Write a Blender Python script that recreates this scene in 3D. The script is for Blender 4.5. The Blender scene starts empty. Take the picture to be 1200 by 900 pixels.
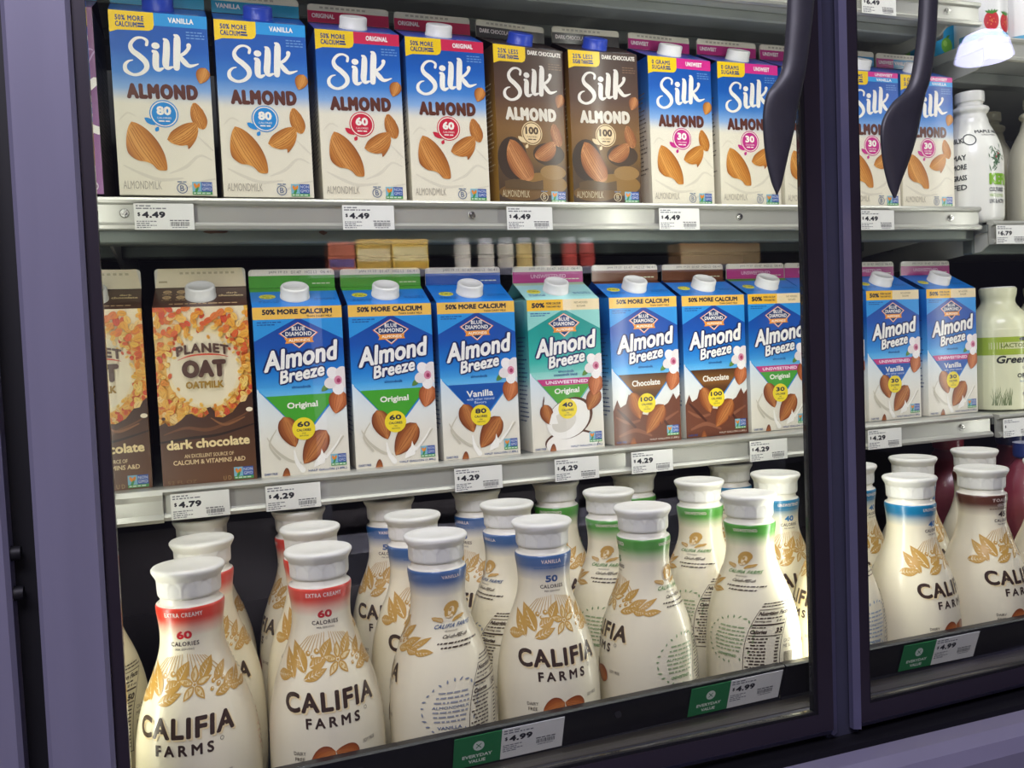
import bpy, math, random
from mathutils import Vector, Matrix
from mathutils.geometry import tessellate_polygon
PI = math.pi
scene = bpy.context.scene
COL = scene.collection

# ------------------------------------------------------------------ colour
def lin(c):
    c = c / 255.0
    return c / 12.92 if c <= 0.04045 else ((c + 0.055) / 1.055) ** 2.4
def hx(h):
    if isinstance(h, tuple): return h
    h = h.lstrip('#')
    return (lin(int(h[0:2], 16)), lin(int(h[2:4], 16)), lin(int(h[4:6], 16)))
def mixc(a, b, t):
    a, b = hx(a), hx(b); t = max(0.0, min(1.0, t))
    return tuple(a[i] + (b[i] - a[i]) * t for i in range(3))
def ramp(stops):
    def f(t):
        for (t0, c0), (t1, c1) in zip(stops, stops[1:]):
            if t <= t1: return mixc(c0, c1, (t - t0) / (t1 - t0) if t1 > t0 else 1)
        return hx(stops[-1][1])
    return f
def vramp(stops):
    r = ramp(stops)
    return lambda u, v: r(v)

# ------------------------------------------------------------------ materials
def mat(name, base, rough=.5, metal=0., coat=0., noise=0., nscale=40., bump=0., attr=False, emit=None, estr=0., sss=0., spec=.5, stretch=None):
    m = bpy.data.materials.new(name); m.use_nodes = True
    nt = m.node_tree; b = nt.nodes['Principled BSDF']
    b.inputs['Roughness'].default_value = rough; b.inputs['Metallic'].default_value = metal
    b.inputs['Coat Weight'].default_value = coat; b.inputs['Coat Roughness'].default_value = .12
    b.inputs['Specular IOR Level'].default_value = spec
    src = None
    if attr:
        a = nt.nodes.new('ShaderNodeAttribute'); a.attribute_name = 'Col'; src = a.outputs['Color']
    else:
        b.inputs['Base Color'].default_value = (*hx(base), 1)
    if noise or bump:
        tc = nt.nodes.new('ShaderNodeTexCoord'); n = nt.nodes.new('ShaderNodeTexNoise')
        n.inputs['Scale'].default_value = nscale; n.inputs['Detail'].default_value = 4
        if stretch:
            mp = nt.nodes.new('ShaderNodeMapping'); mp.inputs['Scale'].default_value = stretch
            nt.links.new(tc.outputs['Object'], mp.inputs['Vector']); nt.links.new(mp.outputs['Vector'], n.inputs['Vector'])
        else: nt.links.new(tc.outputs['Object'], n.inputs['Vector'])
        if noise:
            hs = nt.nodes.new('ShaderNodeHueSaturation')
            mr = nt.nodes.new('ShaderNodeMapRange'); mr.inputs['To Min'].default_value = 1 - noise; mr.inputs['To Max'].default_value = 1 + noise
            mr.inputs['From Min'].default_value = .3; mr.inputs['From Max'].default_value = .7
            nt.links.new(n.outputs['Fac'], mr.inputs['Value']); nt.links.new(mr.outputs['Result'], hs.inputs['Value'])
            if src: nt.links.new(src, hs.inputs['Color'])
            else: hs.inputs['Color'].default_value = (*hx(base), 1)
            src = hs.outputs['Color']
        if bump:
            bp = nt.nodes.new('ShaderNodeBump'); bp.inputs['Strength'].default_value = bump; bp.inputs['Distance'].default_value = .0006
            nt.links.new(n.outputs['Fac'], bp.inputs['Height']); nt.links.new(bp.outputs['Normal'], b.inputs['Normal'])
    if src: nt.links.new(src, b.inputs['Base Color'])
    if sss:
        b.inputs['Subsurface Weight'].default_value = sss; b.inputs['Subsurface Radius'].default_value = (.006, .006, .005); b.inputs['Subsurface Scale'].default_value = 1.
    if emit:
        b.inputs['Emission Color'].default_value = (*hx(emit), 1); b.inputs['Emission Strength'].default_value = estr
    return m
def glass_mat():
    m = bpy.data.materials.new('door_glass'); m.use_nodes = True; nt = m.node_tree; nt.nodes.clear()
    out = nt.nodes.new('ShaderNodeOutputMaterial'); mx = nt.nodes.new('ShaderNodeMixShader')
    tr = nt.nodes.new('ShaderNodeBsdfTransparent'); tr.inputs['Color'].default_value = (.985, .992, .985, 1)
    gl = nt.nodes.new('ShaderNodeBsdfGlossy'); gl.inputs['Roughness'].default_value = .012; gl.inputs['Color'].default_value = (.95, .95, 1, 1)
    fr = nt.nodes.new('ShaderNodeFresnel'); ge = nt.nodes.new('ShaderNodeNewGeometry'); mr = nt.nodes.new('ShaderNodeMapRange')
    mr.inputs['To Min'].default_value = 1.5; mr.inputs['To Max'].default_value = 1 / 1.5   # both faces of the thin pane mirror as air to glass
    nt.links.new(ge.outputs['Backfacing'], mr.inputs['Value']); nt.links.new(mr.outputs['Result'], fr.inputs['IOR'])
    nt.links.new(fr.outputs[0], mx.inputs[0]); nt.links.new(tr.outputs[0], mx.inputs[1]); nt.links.new(gl.outputs[0], mx.inputs[2])
    nt.links.new(mx.outputs[0], out.inputs[0]); return m

M = dict(
 print=mat('printed_card', None, .38, coat=.25, attr=True, noise=.02, nscale=60),
 sleeve=mat('printed_sleeve', None, .3, coat=.35, attr=True, noise=.015, nscale=25),
 paper=mat('printed_paper', None, .6, attr=True, noise=.02, nscale=80),
 cap=mat('white_cap_plastic', '#e6e6e0', .38, noise=.015, nscale=60),
 milkcap=mat('frosted_cap_plastic', '#e4e3da', .33, noise=.03, nscale=50, sss=.15),
 bluecap=mat('blue_cap_plastic', '#2c49b8', .35, noise=.03),
 rail=mat('shelf_rail_enamel', '#b9b9b0', .3, metal=.35, noise=.04, nscale=14, coat=.3),
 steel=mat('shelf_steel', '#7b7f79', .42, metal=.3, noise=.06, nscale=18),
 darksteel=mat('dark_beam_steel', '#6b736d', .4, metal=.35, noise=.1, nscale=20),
 bracket=mat('bracket_paint', '#a9aaa2', .4, noise=.04, nscale=12),
 liner=mat('liner_dark', '#2a2d30', .55, noise=.08, nscale=9),
 linerw=mat('liner_grey', '#8c8f8c', .5, noise=.05, nscale=9),
 screw=mat('screw_chrome', '#c8c8c4', .18, metal=1.),
 black=mat('black_tray_plastic', '#0c0d13', .36, noise=.08, nscale=14),
 sill=mat('worn_sill_metal', '#4a463e', .45, metal=.4, noise=.14, nscale=9, bump=.15, stretch=(1, 5, 5)),
 chrome=mat('sill_trim_metal', '#55555e', .3, metal=.7, noise=.06, nscale=20),
 frame=mat('door_frame_bronze', '#2d2632', .42, metal=.2, noise=.04, nscale=14),
 frameedge_lit=mat('door_frame_edge_lit', '#6c6a88', .32, metal=.5, noise=.04, nscale=20),  # bevel paler than the frame: the light it catches is put into the colour
 seal=mat('door_gasket', '#0c0b12', .55, noise=.05),
 stile=mat('door_stile_grey', '#827f97', .45, metal=.15, noise=.04, nscale=10, stretch=(6, 6, .4)),
 handle=mat('handle_plastic', '#34333c', .42, noise=.06, nscale=120, bump=.08),
 bumper=mat('bumper_plastic', '#76728a', .45, noise=.04, nscale=14),
 mull=mat('mullion_metal', '#4a4a5e', .35, metal=.4, noise=.04, nscale=20),
 glass=glass_mat(),
 rust=mat('rust', '#4a2e1c', .8, noise=.2, nscale=300),
 pan=mat('pale_shelf_pan', '#c4c7c1', .42, noise=.04, nscale=14),
 beam=mat('pale_beam', '#a3a8a3', .4, noise=.05, nscale=14),
 floor=mat('store_floor', '#4a474c', .4, noise=.1, nscale=3),
 maroon=mat('maroon_juice', '#8a3a46', .3, noise=.03, attr=False),
 lampglow=mat('lamp_glow', '#ffffff', .4, emit='#d6d6ff', estr=9.),
 lampmetal=mat('lamp_metal', '#333338', .4, metal=.6),
 store=mat('store_shelf_metal', '#565662', .5, noise=.05),
 led=mat('led_diffuser', '#f4f6ee', .5, emit='#fbfbe8', estr=1.5),
)

# ------------------------------------------------------------------ objects
def setp(o, label=None, cat=None, group=None, kind=None):
    if label: o['label'] = label
    if cat: o['category'] = cat
    if group: o['group'] = group
    if kind: o['kind'] = kind
    return o
def thing(name, label, cat, loc=(0, 0, 0), rz=0., group=None, kind=None):
    o = bpy.data.objects.new(name, None); COL.objects.link(o); o.location = loc; o.rotation_euler = (0, 0, rz); o.empty_display_size = .02
    return setp(o, label, cat, group, kind)
def link(name, me, parent=None, loc=None):
    o = bpy.data.objects.new(name, me); COL.objects.link(o)
    if parent: o.parent = parent
    if loc: o.location = loc
    return o

class MB:
    """collects shapes in one mesh; metres"""
    def __init__(s): s.v, s.f, s.m, s.c, s.sm, s.n = [], [], [], [], [], []; s.mats = []
    def mi(s, m):
        if m not in s.mats: s.mats.append(m)
        return s.mats.index(m)
    def add(s, vs, fs, m, col=None, smooth=False, nrm=None):
        b = len(s.v); k = s.mi(m); s.v += [tuple(p) for p in vs]
        s.c += (list(col) if isinstance(col, list) else [col or (1, 1, 1)] * len(vs))
        s.n += nrm if nrm else [None] * len(vs)
        for f in fs: s.f.append([b + i for i in f]); s.m.append(k); s.sm.append(smooth)
    def box(s, x0, y0, z0, x1, y1, z1, m, col=None, bev=0.):
        if not bev:
            vs = [(x, y, z) for z in (z0, z1) for y in (y0, y1) for x in (x0, x1)]
            s.add(vs, [(0, 2, 3, 1), (4, 5, 7, 6), (0, 1, 5, 4), (2, 6, 7, 3), (0, 4, 6, 2), (1, 3, 7, 5)], m, col); return
        b = bev; xs, ys, zs = (x0, x1), (y0, y1), (z0, z1)
        # chamfered box: 24 verts
        vs, idx = [], {}
        for i in (0, 1):
            for j in (0, 1):
                for k in (0, 1):
                    X, Y, Z = xs[i], ys[j], zs[k]; sx, sy, sz = (1 - 2 * i) * b, (1 - 2 * j) * b, (1 - 2 * k) * b
                    idx[i, j, k, 0] = len(vs); vs.append((X, Y + sy, Z + sz))
                    idx[i, j, k, 1] = len(vs); vs.append((X + sx, Y, Z + sz))
                    idx[i, j, k, 2] = len(vs); vs.append((X + sx, Y + sy, Z))
        fs = []
        for a in (0, 1):
            q = [(0, 0), (0, 1), (1, 1), (1, 0)]
            fs.append([idx[a, p, r, 0] for p, r in (q if a == 0 else q[::-1])])
            fs.append([idx[p, a, r, 1] for p, r in (q[::-1] if a == 0 else q)])
            fs.append([idx[p, r, a, 2] for p, r in (q if a == 0 else q[::-1])])
        for a in (0, 1):
            for d in (0, 1):
                fs.append([idx[a, d, 0, 0], idx[a, d, 1, 0], idx[a, d, 1, 1], idx[a, d, 0, 1]])
                fs.append([idx[a, 0, d, 0], idx[a, 1, d, 0], idx[a, 1, d, 2], idx[a, 0, d, 2]])
                fs.append([idx[0, a, d, 1], idx[1, a, d, 1], idx[1, a, d, 2], idx[0, a, d, 2]])
        for k in [(i, j, l) for i in (0, 1) for j in (0, 1) for l in (0, 1)]: fs.append([idx[k + (t,)] for t in (0, 1, 2)])
        s.add(vs, fs, m, col)
    def extrude_x(s, prof, x0, x1, m, col=None, smooth=False):
        """prof: closed (y,z) outline"""
        n = len(prof); vs = [(x0, y, z) for y, z in prof] + [(x1, y, z) for y, z in prof]
        s.add(vs, [(i, (i + 1) % n, n + (i + 1) % n, n + i) for i in range(n)], m, col, smooth)
        tri = tessellate_polygon([[Vector((y, z, 0)) for y, z in prof]])
        s.add(vs, [tuple(t) for t in tri] + [tuple(n + i for i in t) for t in tri], m, col)
    def extrude_z(s, prof, z0, z1, m, col=None):
        n = len(prof); vs = [(x, y, z0) for x, y in prof] + [(x, y, z1) for x, y in prof]
        s.add(vs, [(i, (i + 1) % n, n + (i + 1) % n, n + i) for i in range(n)], m, col)
        tri = tessellate_polygon([[Vector((x, y, 0)) for x, y in prof]])
        s.add(vs, [tuple(t) for t in tri] + [tuple(n + i for i in t) for t in tri], m, col)
    def lathe(s, prof, m, seg=48, col=None, cx=0., cy=0., rmod=None, colf=None, smooth=True):
        """prof: list of (r,z) top to bottom"""
        vs, cs, ns = [], [], []
        k = len(prof)
        for i, (r, z) in enumerate(prof):
            a, b = prof[max(0, i - 1)], prof[min(k - 1, i + 1)]
            dr, dz = b[0] - a[0], b[1] - a[1]; L = math.hypot(dr, dz) or 1
            nr, nz = -dz / L, dr / L
            for j in range(seg):
                t = 2 * PI * j / seg; rr = r + (rmod(t, z) if rmod else 0)
                vs.append((cx + rr * math.sin(t), cy - rr * math.cos(t), z)); cs.append(colf(z) if colf else (col or (1, 1, 1)))
                ns.append((nr * math.sin(t), -nr * math.cos(t), nz))
        fs = [(i * seg + j, (i + 1) * seg + j, (i + 1) * seg + (j + 1) % seg, i * seg + (j + 1) % seg) for i in range(k - 1) for j in range(seg)]
        s.add(vs, fs, m, cs, smooth, None if rmod else ns)
    def cyl(s, p0, p1, r0, r1, m, seg=24, col=None, cap=True):
        p0, p1 = Vector(p0), Vector(p1); d = (p1 - p0).normalized()
        a = d.orthogonal().normalized(); b = d.cross(a)
        vs = [p + (a * math.cos(2 * PI * j / seg) + b * math.sin(2 * PI * j / seg)) * r for p, r in ((p0, r0), (p1, r1)) for j in range(seg)]
        s.add(vs, [(j, (j + 1) % seg, seg + (j + 1) % seg, seg + j) for j in range(seg)], m, col, True)
        if cap: s.add(vs, [list(range(seg))[::-1], list(range(seg, 2 * seg))], m, col)
    def mesh(s, name):
        me = bpy.data.meshes.new(name); me.from_pydata([tuple(p) for p in s.v], [], s.f)
        for m in s.mats: me.materials.append(M[m])
        me.polygons.foreach_set('material_index', s.m); me.polygons.foreach_set('use_smooth', s.sm)
        ca = me.color_attributes.new('Col', 'FLOAT_COLOR', 'POINT')
        flat = []
        for c in s.c: flat += [c[0], c[1], c[2], 1.]
        ca.data.foreach_set('color', flat); me.update()
        if any(n is not None for n in s.n):
            me.normals_split_custom_set_from_vertices([n if n is not None else (0, 0, 0) for n in s.n])
        return me
    def obj(s, name, parent=None, loc=None): return link(name, s.mesh(name), parent, loc)

# ------------------------------------------------------------------ printed art, millimetres, v downwards
_g = {}
def glyphs(t, bold=0., shear=0., sp=1., res=3):
    k = (t, bold, shear, sp, res)
    if k in _g: return _g[k]
    cu = bpy.data.curves.new('lettering', 'FONT'); cu.body = t; cu.offset = bold; cu.shear = shear; cu.space_character = sp
    cu.resolution_u = res; cu.fill_mode = 'FRONT'
    ob = bpy.data.objects.new('lettering', cu); me = ob.to_mesh(); me.calc_loop_triangles()
    V = [(v.co.x, v.co.y) for v in me.vertices]; T = [tuple(t.vertices) for t in me.loop_triangles]
    ob.to_mesh_clear(); bpy.data.objects.remove(ob); bpy.data.curves.remove(cu)
    _g[k] = (V, T); return _g[k]

def clip(poly, axis, val, keep_less):
    out = []; n = len(poly)
    for i in range(n):
        a, b = poly[i], poly[(i + 1) % n]
        ia = (a[axis] <= val) if keep_less else (a[axis] >= val); ib = (b[axis] <= val) if keep_less else (b[axis] >= val)
        if ia: out.append(a)
        if ia != ib:
            t = (val - a[axis]) / (b[axis] - a[axis]); out.append((a[0] + (b[0] - a[0]) * t, a[1] + (b[1] - a[1]) * t))
    return out

def catmull(pts, n=6):
    out = []; P = [pts[0]] + list(pts) + [pts[-1]]
    for i in range(1, len(P) - 2):
        p0, p1, p2, p3 = P[i - 1], P[i], P[i + 1], P[i + 2]
        for k in range(n):
            t = k / n
            out.append(tuple(.5 * ((2 * p1[d]) + (-p0[d] + p2[d]) * t + (2 * p0[d] - 5 * p1[d] + 4 * p2[d] - p3[d]) * t * t + (-p0[d] + 3 * p1[d] - 3 * p2[d] + p3[d]) * t ** 3) for d in range(len(p1))))
    out.append(tuple(pts[-1])); return out

class Art:
    def __init__(s, bounds=None, lay0=1): s.P = []; s.lay = lay0; s.b = bounds
    def _tri(s, tri, col):
        f = col if callable(col) else None
        if s.b:
            u0, v0, u1, v1 = s.b
            us = [p[0] for p in tri]; vs = [p[1] for p in tri]
            if max(us) <= u0 or min(us) >= u1 or max(vs) <= v0 or min(vs) >= v1: return
            for ax, val, less in ((0, u0, False), (0, u1, True), (1, v0, False), (1, v1, True)):
                tri = clip(tri, ax, val, less)
                if len(tri) < 3: return
        s.P.append((tri, s.lay, [f(*p) for p in tri] if f else hx(col)))
    def poly(s, pts, col, up=True):
        if up: s.lay += 1
        for t in tessellate_polygon([[Vector((p[0], p[1], 0)) for p in pts]]): s._tri([pts[i][:2] for i in t], col)
    def rect(s, u0, v0, u1, v1, col, nv=1, nu=1, up=True):
        if up: s.lay += 1
        for i in range(nu):
            for j in range(nv):
                a, b = u0 + (u1 - u0) * i / nu, u0 + (u1 - u0) * (i + 1) / nu; c, d = v0 + (v1 - v0) * j / nv, v0 + (v1 - v0) * (j + 1) / nv
                s._tri([(a, c), (b, c), (b, d), (a, d)], col)
    def ell(s, cu, cv, ru, rv, col, rot=0., n=20, up=True):
        r = math.radians(rot); c, d = math.cos(r), math.sin(r)
        pts = [(cu + ru * math.cos(t) * c - rv * math.sin(t) * d, cv + ru * math.cos(t) * d + rv * math.sin(t) * c) for t in [2 * PI * i / n for i in range(n)]]
        if up: s.lay += 1
        s._tri(pts, col)
    def ring(s, cu, cv, r, w, col, n=28):
        s.lay += 1
        for i in range(n):
            a, b = 2 * PI * i / n, 2 * PI * (i + 1) / n
            s._tri([(cu + q * math.cos(t), cv + q * math.sin(t)) for q, t in ((r, a), (r, b), (r - w, b), (r - w, a))], col)
    def stroke(s, pts, col, n=6, dot=True):
        """pts (u,v,width)"""
        s.lay += 1; P = catmull(pts, n) if len(pts) > 2 else list(pts); L = []
        for i, p in enumerate(P):
            a, b = P[max(0, i - 1)], P[min(len(P) - 1, i + 1)]; du, dv = b[0] - a[0], b[1] - a[1]; q = math.hypot(du, dv) or 1
            L.append(((p[0] - dv / q * p[2] / 2, p[1] + du / q * p[2] / 2), (p[0] + dv / q * p[2] / 2, p[1] - du / q * p[2] / 2)))
        for (a, b), (c, d) in zip(L, L[1:]): s._tri([a, c, d, b], col)
        if dot:
            for p in (P[0], P[-1]): s.ell(p[0], p[1], p[2] / 2, p[2] / 2, col, n=10)
    def text(s, t, u0, v0, u1, v1, col, bold=0., shear=0., rot=0., sp=1., arc=0., res=2, k=8):
        """letters fitted to a box; bold thickens the strokes by that share of the height"""
        V, T = glyphs(t, 0., shear, sp, res)
        if not V: return
        xs = [p[0] for p in V]; ys = [p[1] for p in V]; a, b, c, d = min(xs), max(xs), min(ys), max(ys)
        w = bold * (v1 - v0) / 2; u0 += w; u1 -= w; v0 += w; v1 -= w
        cu, cv = (u0 + u1) / 2, (v0 + v1) / 2; r = math.radians(-rot); co, si = math.cos(r), math.sin(r); W = []
        for x, y in V:
            u = u0 + (x - a) / (b - a) * (u1 - u0); v = v1 - (y - c) / (d - c) * (v1 - v0)
            v += arc * ((u - cu) / (u1 - u0) * 2) ** 2
            W.append((cu + (u - cu) * co - (v - cv) * si, cv + (u - cu) * si + (v - cv) * co))
        for du, dv in ([(0, 0)] if not bold else [(w * math.cos(2 * PI * i / k), w * math.sin(2 * PI * i / k)) for i in range(k)]):
            s.lay += 1
            for q in T: s._tri([(W[i][0] + du, W[i][1] + dv) for i in q], col)
    def greek(s, u0, v, u1, h, col, seed=0, rot=0.):
        """a line too small to read: word-long dashes"""
        R = random.Random(seed); s.lay += 1; u = u0; k = math.tan(math.radians(rot))
        while u < u1 - h:
            w = min(R.uniform(1.2, 4.5) * h, u1 - u); dv = -(u - u0) * k
            s._tri([(u, v + dv), (u + w, v + dv - w * k), (u + w, v + h + dv - w * k), (u, v + h + dv)], col); u += w + h * .8
    def almond(s, cu, cv, L, W, rot, base='#b4692c', dark='#7c3f18', light='#d99a55', seed=0):
        r = math.radians(rot); co, si = math.cos(r), math.sin(r); R = random.Random(seed)
        hw = lambda t: W / 2 * (math.sin(PI * min(1, max(0, t)) ** .78) ** .72) if 0 < t < 1 else 0
        pt = lambda t, q: (lambda x, y: (cu + x * co - y * si, cv + x * si + y * co))(q * hw(t), (t - .5) * L)
        s.lay += 1; n, m = 12, 6; fc = ramp([(-1, dark), (-.45, base), (.2, light), (.7, base), (1, dark)])
        for i in range(n):
            for j in range(m):
                t0, t1, q0, q1 = i / n, (i + 1) / n, -1 + 2 * j / m, -1 + 2 * (j + 1) / m
                p = [pt(t0, q0), pt(t1, q0), pt(t1, q1), pt(t0, q1)]; c = [fc(q0), fc(q0), fc(q1), fc(q1)]
                if s.b:
                    if all(s.b[0] <= x[0] <= s.b[2] and s.b[1] <= x[1] <= s.b[3] for x in p): s.P.append((p, s.lay, c))
                    else: s._tri(p, fc((q0 + q1) / 2))
                else: s.P.append((p, s.lay, c))
        for k in range(6):
            q = -.75 + 1.5 * k / 5 + R.uniform(-.06, .06); a, b = R.uniform(.08, .2), R.uniform(.75, .92)
            s.stroke([pt(a + (b - a) * i / 4, q * (1 + .1 * math.sin(i))) + (.02 * W * (.5 + R.random()),) for i in range(5)], mixc(dark, base, .35), n=2, dot=False)
    def nut(s, out, p0, p1, base, dark, light, seed=0):
        """an almond with its own outline; p0 tip, p1 end of its long axis"""
        R = random.Random(seed); dx, dy = p1[0] - p0[0], p1[1] - p0[1]; L = math.hypot(dx, dy); ax = (dx / L, dy / L); cr = (-ax[1], ax[0])
        loc = lambda u, v: ((u - p0[0]) * ax[0] + (v - p0[1]) * ax[1], (u - p0[0]) * cr[0] + (v - p0[1]) * cr[1])
        pts = [p[:2] for p in catmull(list(out) + [out[0]], 4)][:-1]; qs = [loc(*p)[1] for p in pts]; q0, q1 = min(qs), max(qs)
        fc = ramp([(0, dark), (.22, base), (.6, light), (.85, base), (1, dark)]); col = lambda u, v: fc((loc(u, v)[1] - q0) / (q1 - q0))
        s.lay += 1
        for t in tessellate_polygon([[Vector((p[0], p[1], 0)) for p in pts]]):
            tri = [loc(*pts[i]) for i in t]
            for k in range(10):
                a, b = q0 + (q1 - q0) * k / 10, q0 + (q1 - q0) * (k + 1) / 10; c = clip(tri, 1, a, False)
                c = clip(c, 1, b, True) if len(c) > 2 else c
                if len(c) > 2: s._tri([(p0[0] + x * ax[0] + y * cr[0], p0[1] + x * ax[1] + y * cr[1]) for x, y in c], col)
        inside = lambda u, v: sum(((a[1] > v) != (b[1] > v)) and (u < (b[0] - a[0]) * (v - a[1]) / (b[1] - a[1]) + a[0]) for a, b in zip(pts, pts[1:] + pts[:1])) % 2
        for k in range(9):
            y = q0 + (q1 - q0) * (k + .7 + R.uniform(-.2, .2)) / 9.6; run = []
            for i in range(13):
                x = L * (.04 + .94 * i / 12); yy = y * (.55 + .45 * math.sin(PI * min(1, max(0, x / L)))) + R.uniform(-.2, .2); p = (p0[0] + x * ax[0] + yy * cr[0], p0[1] + x * ax[1] + yy * cr[1])
                if inside(*p): run.append(p + (.5 + .5 * R.random(),))
                elif len(run) > 2: break
                else: run = []
            if len(run) > 2: s.stroke(run, mixc(dark, base, .45), n=2, dot=False)
    def leaf(s, cu, cv, L, W, rot, col, vein=None, n=10):
        r = math.radians(-rot); co, si = math.cos(r), math.sin(r)
        f = lambda t, q: (cu + (t - .5) * L * co - q * si, cv + (t - .5) * L * si + q * co)
        w = lambda t: W / 2 * math.sin(PI * t ** .85)
        s.lay += 1
        for i in range(n):
            a, b = i / n, (i + 1) / n; s._tri([f(a, -w(a)), f(b, -w(b)), f(b, w(b)), f(a, w(a))], col)
        if vein:
            s.lay += 1
            for i in range(1, 6):
                t = i / 7 + .06; e = .16
                for sg in ((-1,) if vein[1] else (-1, 1)): s._tri([f(t, 0), f(t + .035, 0), f(t + e, sg * w(t + e) * .85)], vein[0])
            s._tri([f(.02, -.04 * W), f(.02, .04 * W), f(.92, 0)], vein[0])
    # -- placing
    def onto(s, mb, m, fn, nfn=None, step=None):
        """fn(u,v,layer)->xyz"""
        for poly, lay, col in s.P:
            parts = [poly]
            if step:
                us = [p[0] for p in poly]; vs = [p[1] for p in poly]
                if max(us) - min(us) > step[0] or max(vs) - min(vs) > step[1]:
                    for ax in (0, 1):
                        new = []
                        for q in parts:
                            lo, hi = min(p[ax] for p in q), max(p[ax] for p in q); k = math.floor(lo / step[ax]) + 1
                            while k * step[ax] < hi - 1e-6 and len(q) > 2:
                                a = clip(q, ax, k * step[ax], True); q = clip(q, ax, k * step[ax], False)
                                if len(a) > 2: new.append(a)
                                k += 1
                            if len(q) > 2: new.append(q)
                        parts = new
                    if isinstance(col, list): col = col[0]
            for q in parts:
                ar = sum(q[i - 1][0] * q[i][1] - q[i][0] * q[i - 1][1] for i in range(len(q)))
                if abs(ar) < 1e-7: continue
                if ar > 0:
                    q = q[::-1]
                    if isinstance(col, list) and len(col) == len(q): col = col[::-1]
                mb.add([fn(u, v, lay) for u, v in q], [list(range(len(q)))], m, list(col) if isinstance(col, list) and len(col) == len(q) else [col if not isinstance(col, list) else col[0]] * len(q), bool(nfn), [nfn(u, v) for u, v in q] if nfn else None)
# ================================================================== carton artwork
CW = 95.5
DK = '#2a1a14'
def badge(a, u0, v0, u1, v1):
    m = u0 + (u1 - u0) * .46; vb = v0 + (v1 - v0) * .76
    a.rect(u0, v0, m, vb, '#7fb6c9'); a.rect(m, v0, u1, vb, '#2b4f9c'); a.rect(u0, vb, u1, v1, '#4d9a52')
    w = m - u0; a.ell(u0 + w * .35, v0 + (vb - v0) * .42, w * .16, w * .34, '#e58a2a', rot=-25, n=10); a.ell(u0 + w * .65, v0 + (vb - v0) * .42, w * .16, w * .34, '#e58a2a', rot=25, n=10)
    a.leaf(u0 + w * .5, v0 + (vb - v0) * .78, w * .8, w * .3, 60, '#3f8f47')
    h = (vb - v0)
    a.text('NON', m + .8, v0 + h * .12, u1 - .8, v0 + h * .45, '#dfe6f2'); a.text('GMO', m + .8, v0 + h * .55, u1 - .8, v0 + h * .88, '#dfe6f2')
    a.greek(u0 + 1, vb + (v1 - vb) * .3, u1 - 1, (v1 - vb) * .4, '#d8e8d2', 3)

SILK_STROKES = [
 [(34.7,33.4,2.5),(35.2,29.1,2.5),(30.6,26.4,1.9),(24.2,27.8,2.5),(19.4,33.9,3.1),(20.8,40.0,4.3),(27.4,45.3,4.7),(32.9,51.2,4.7),(33.3,57.5,3.8),(27.9,63.0,2.9),(20.4,64.7,2.5),(13.8,61.1,3.4),(13.0,55.4,2.9),(16.4,51.2,1.8),(20.5,49.8,.8)],
 [(40.8,39.6,2.7),(43.1,41.8,4.9),(42.6,49.9,5.2),(42.8,55.7,4.9),(45.4,58.1,3.4),(49.5,56.4,1.6)],
 [(51.8,26.3,1.8),(54.1,29.3,4.9),(53.5,41.0,5.6),(52.3,51.6,5.4),(54.2,55.8,3.6),(58.7,54.6,1.6)],
 [(62.5,21.4,1.8),(64.8,24.4,5.2),(64.0,37.9,5.8),(62.7,55.0,5.2)],
 [(66.0,42.6,2.2),(71.1,39.7,2.9),(75.3,34.7,2.9),(76.0,31.3,4.0)],
 [(66.5,42.4,2.7),(70.6,48.5,4.5),(75.9,52.5,3.1),(84.5,49.9,.9)]]
def wordmark_silk(a, col):
    for i, s in enumerate(SILK_STROKES): a.stroke([(u, v, w * 1.22) for u, v, w in s], col, n=6)
    a.ell(43.4, 33.7, 4., 3.4, col)
def milk_bite(a, pts, col): a.poly(pts, col)

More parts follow.
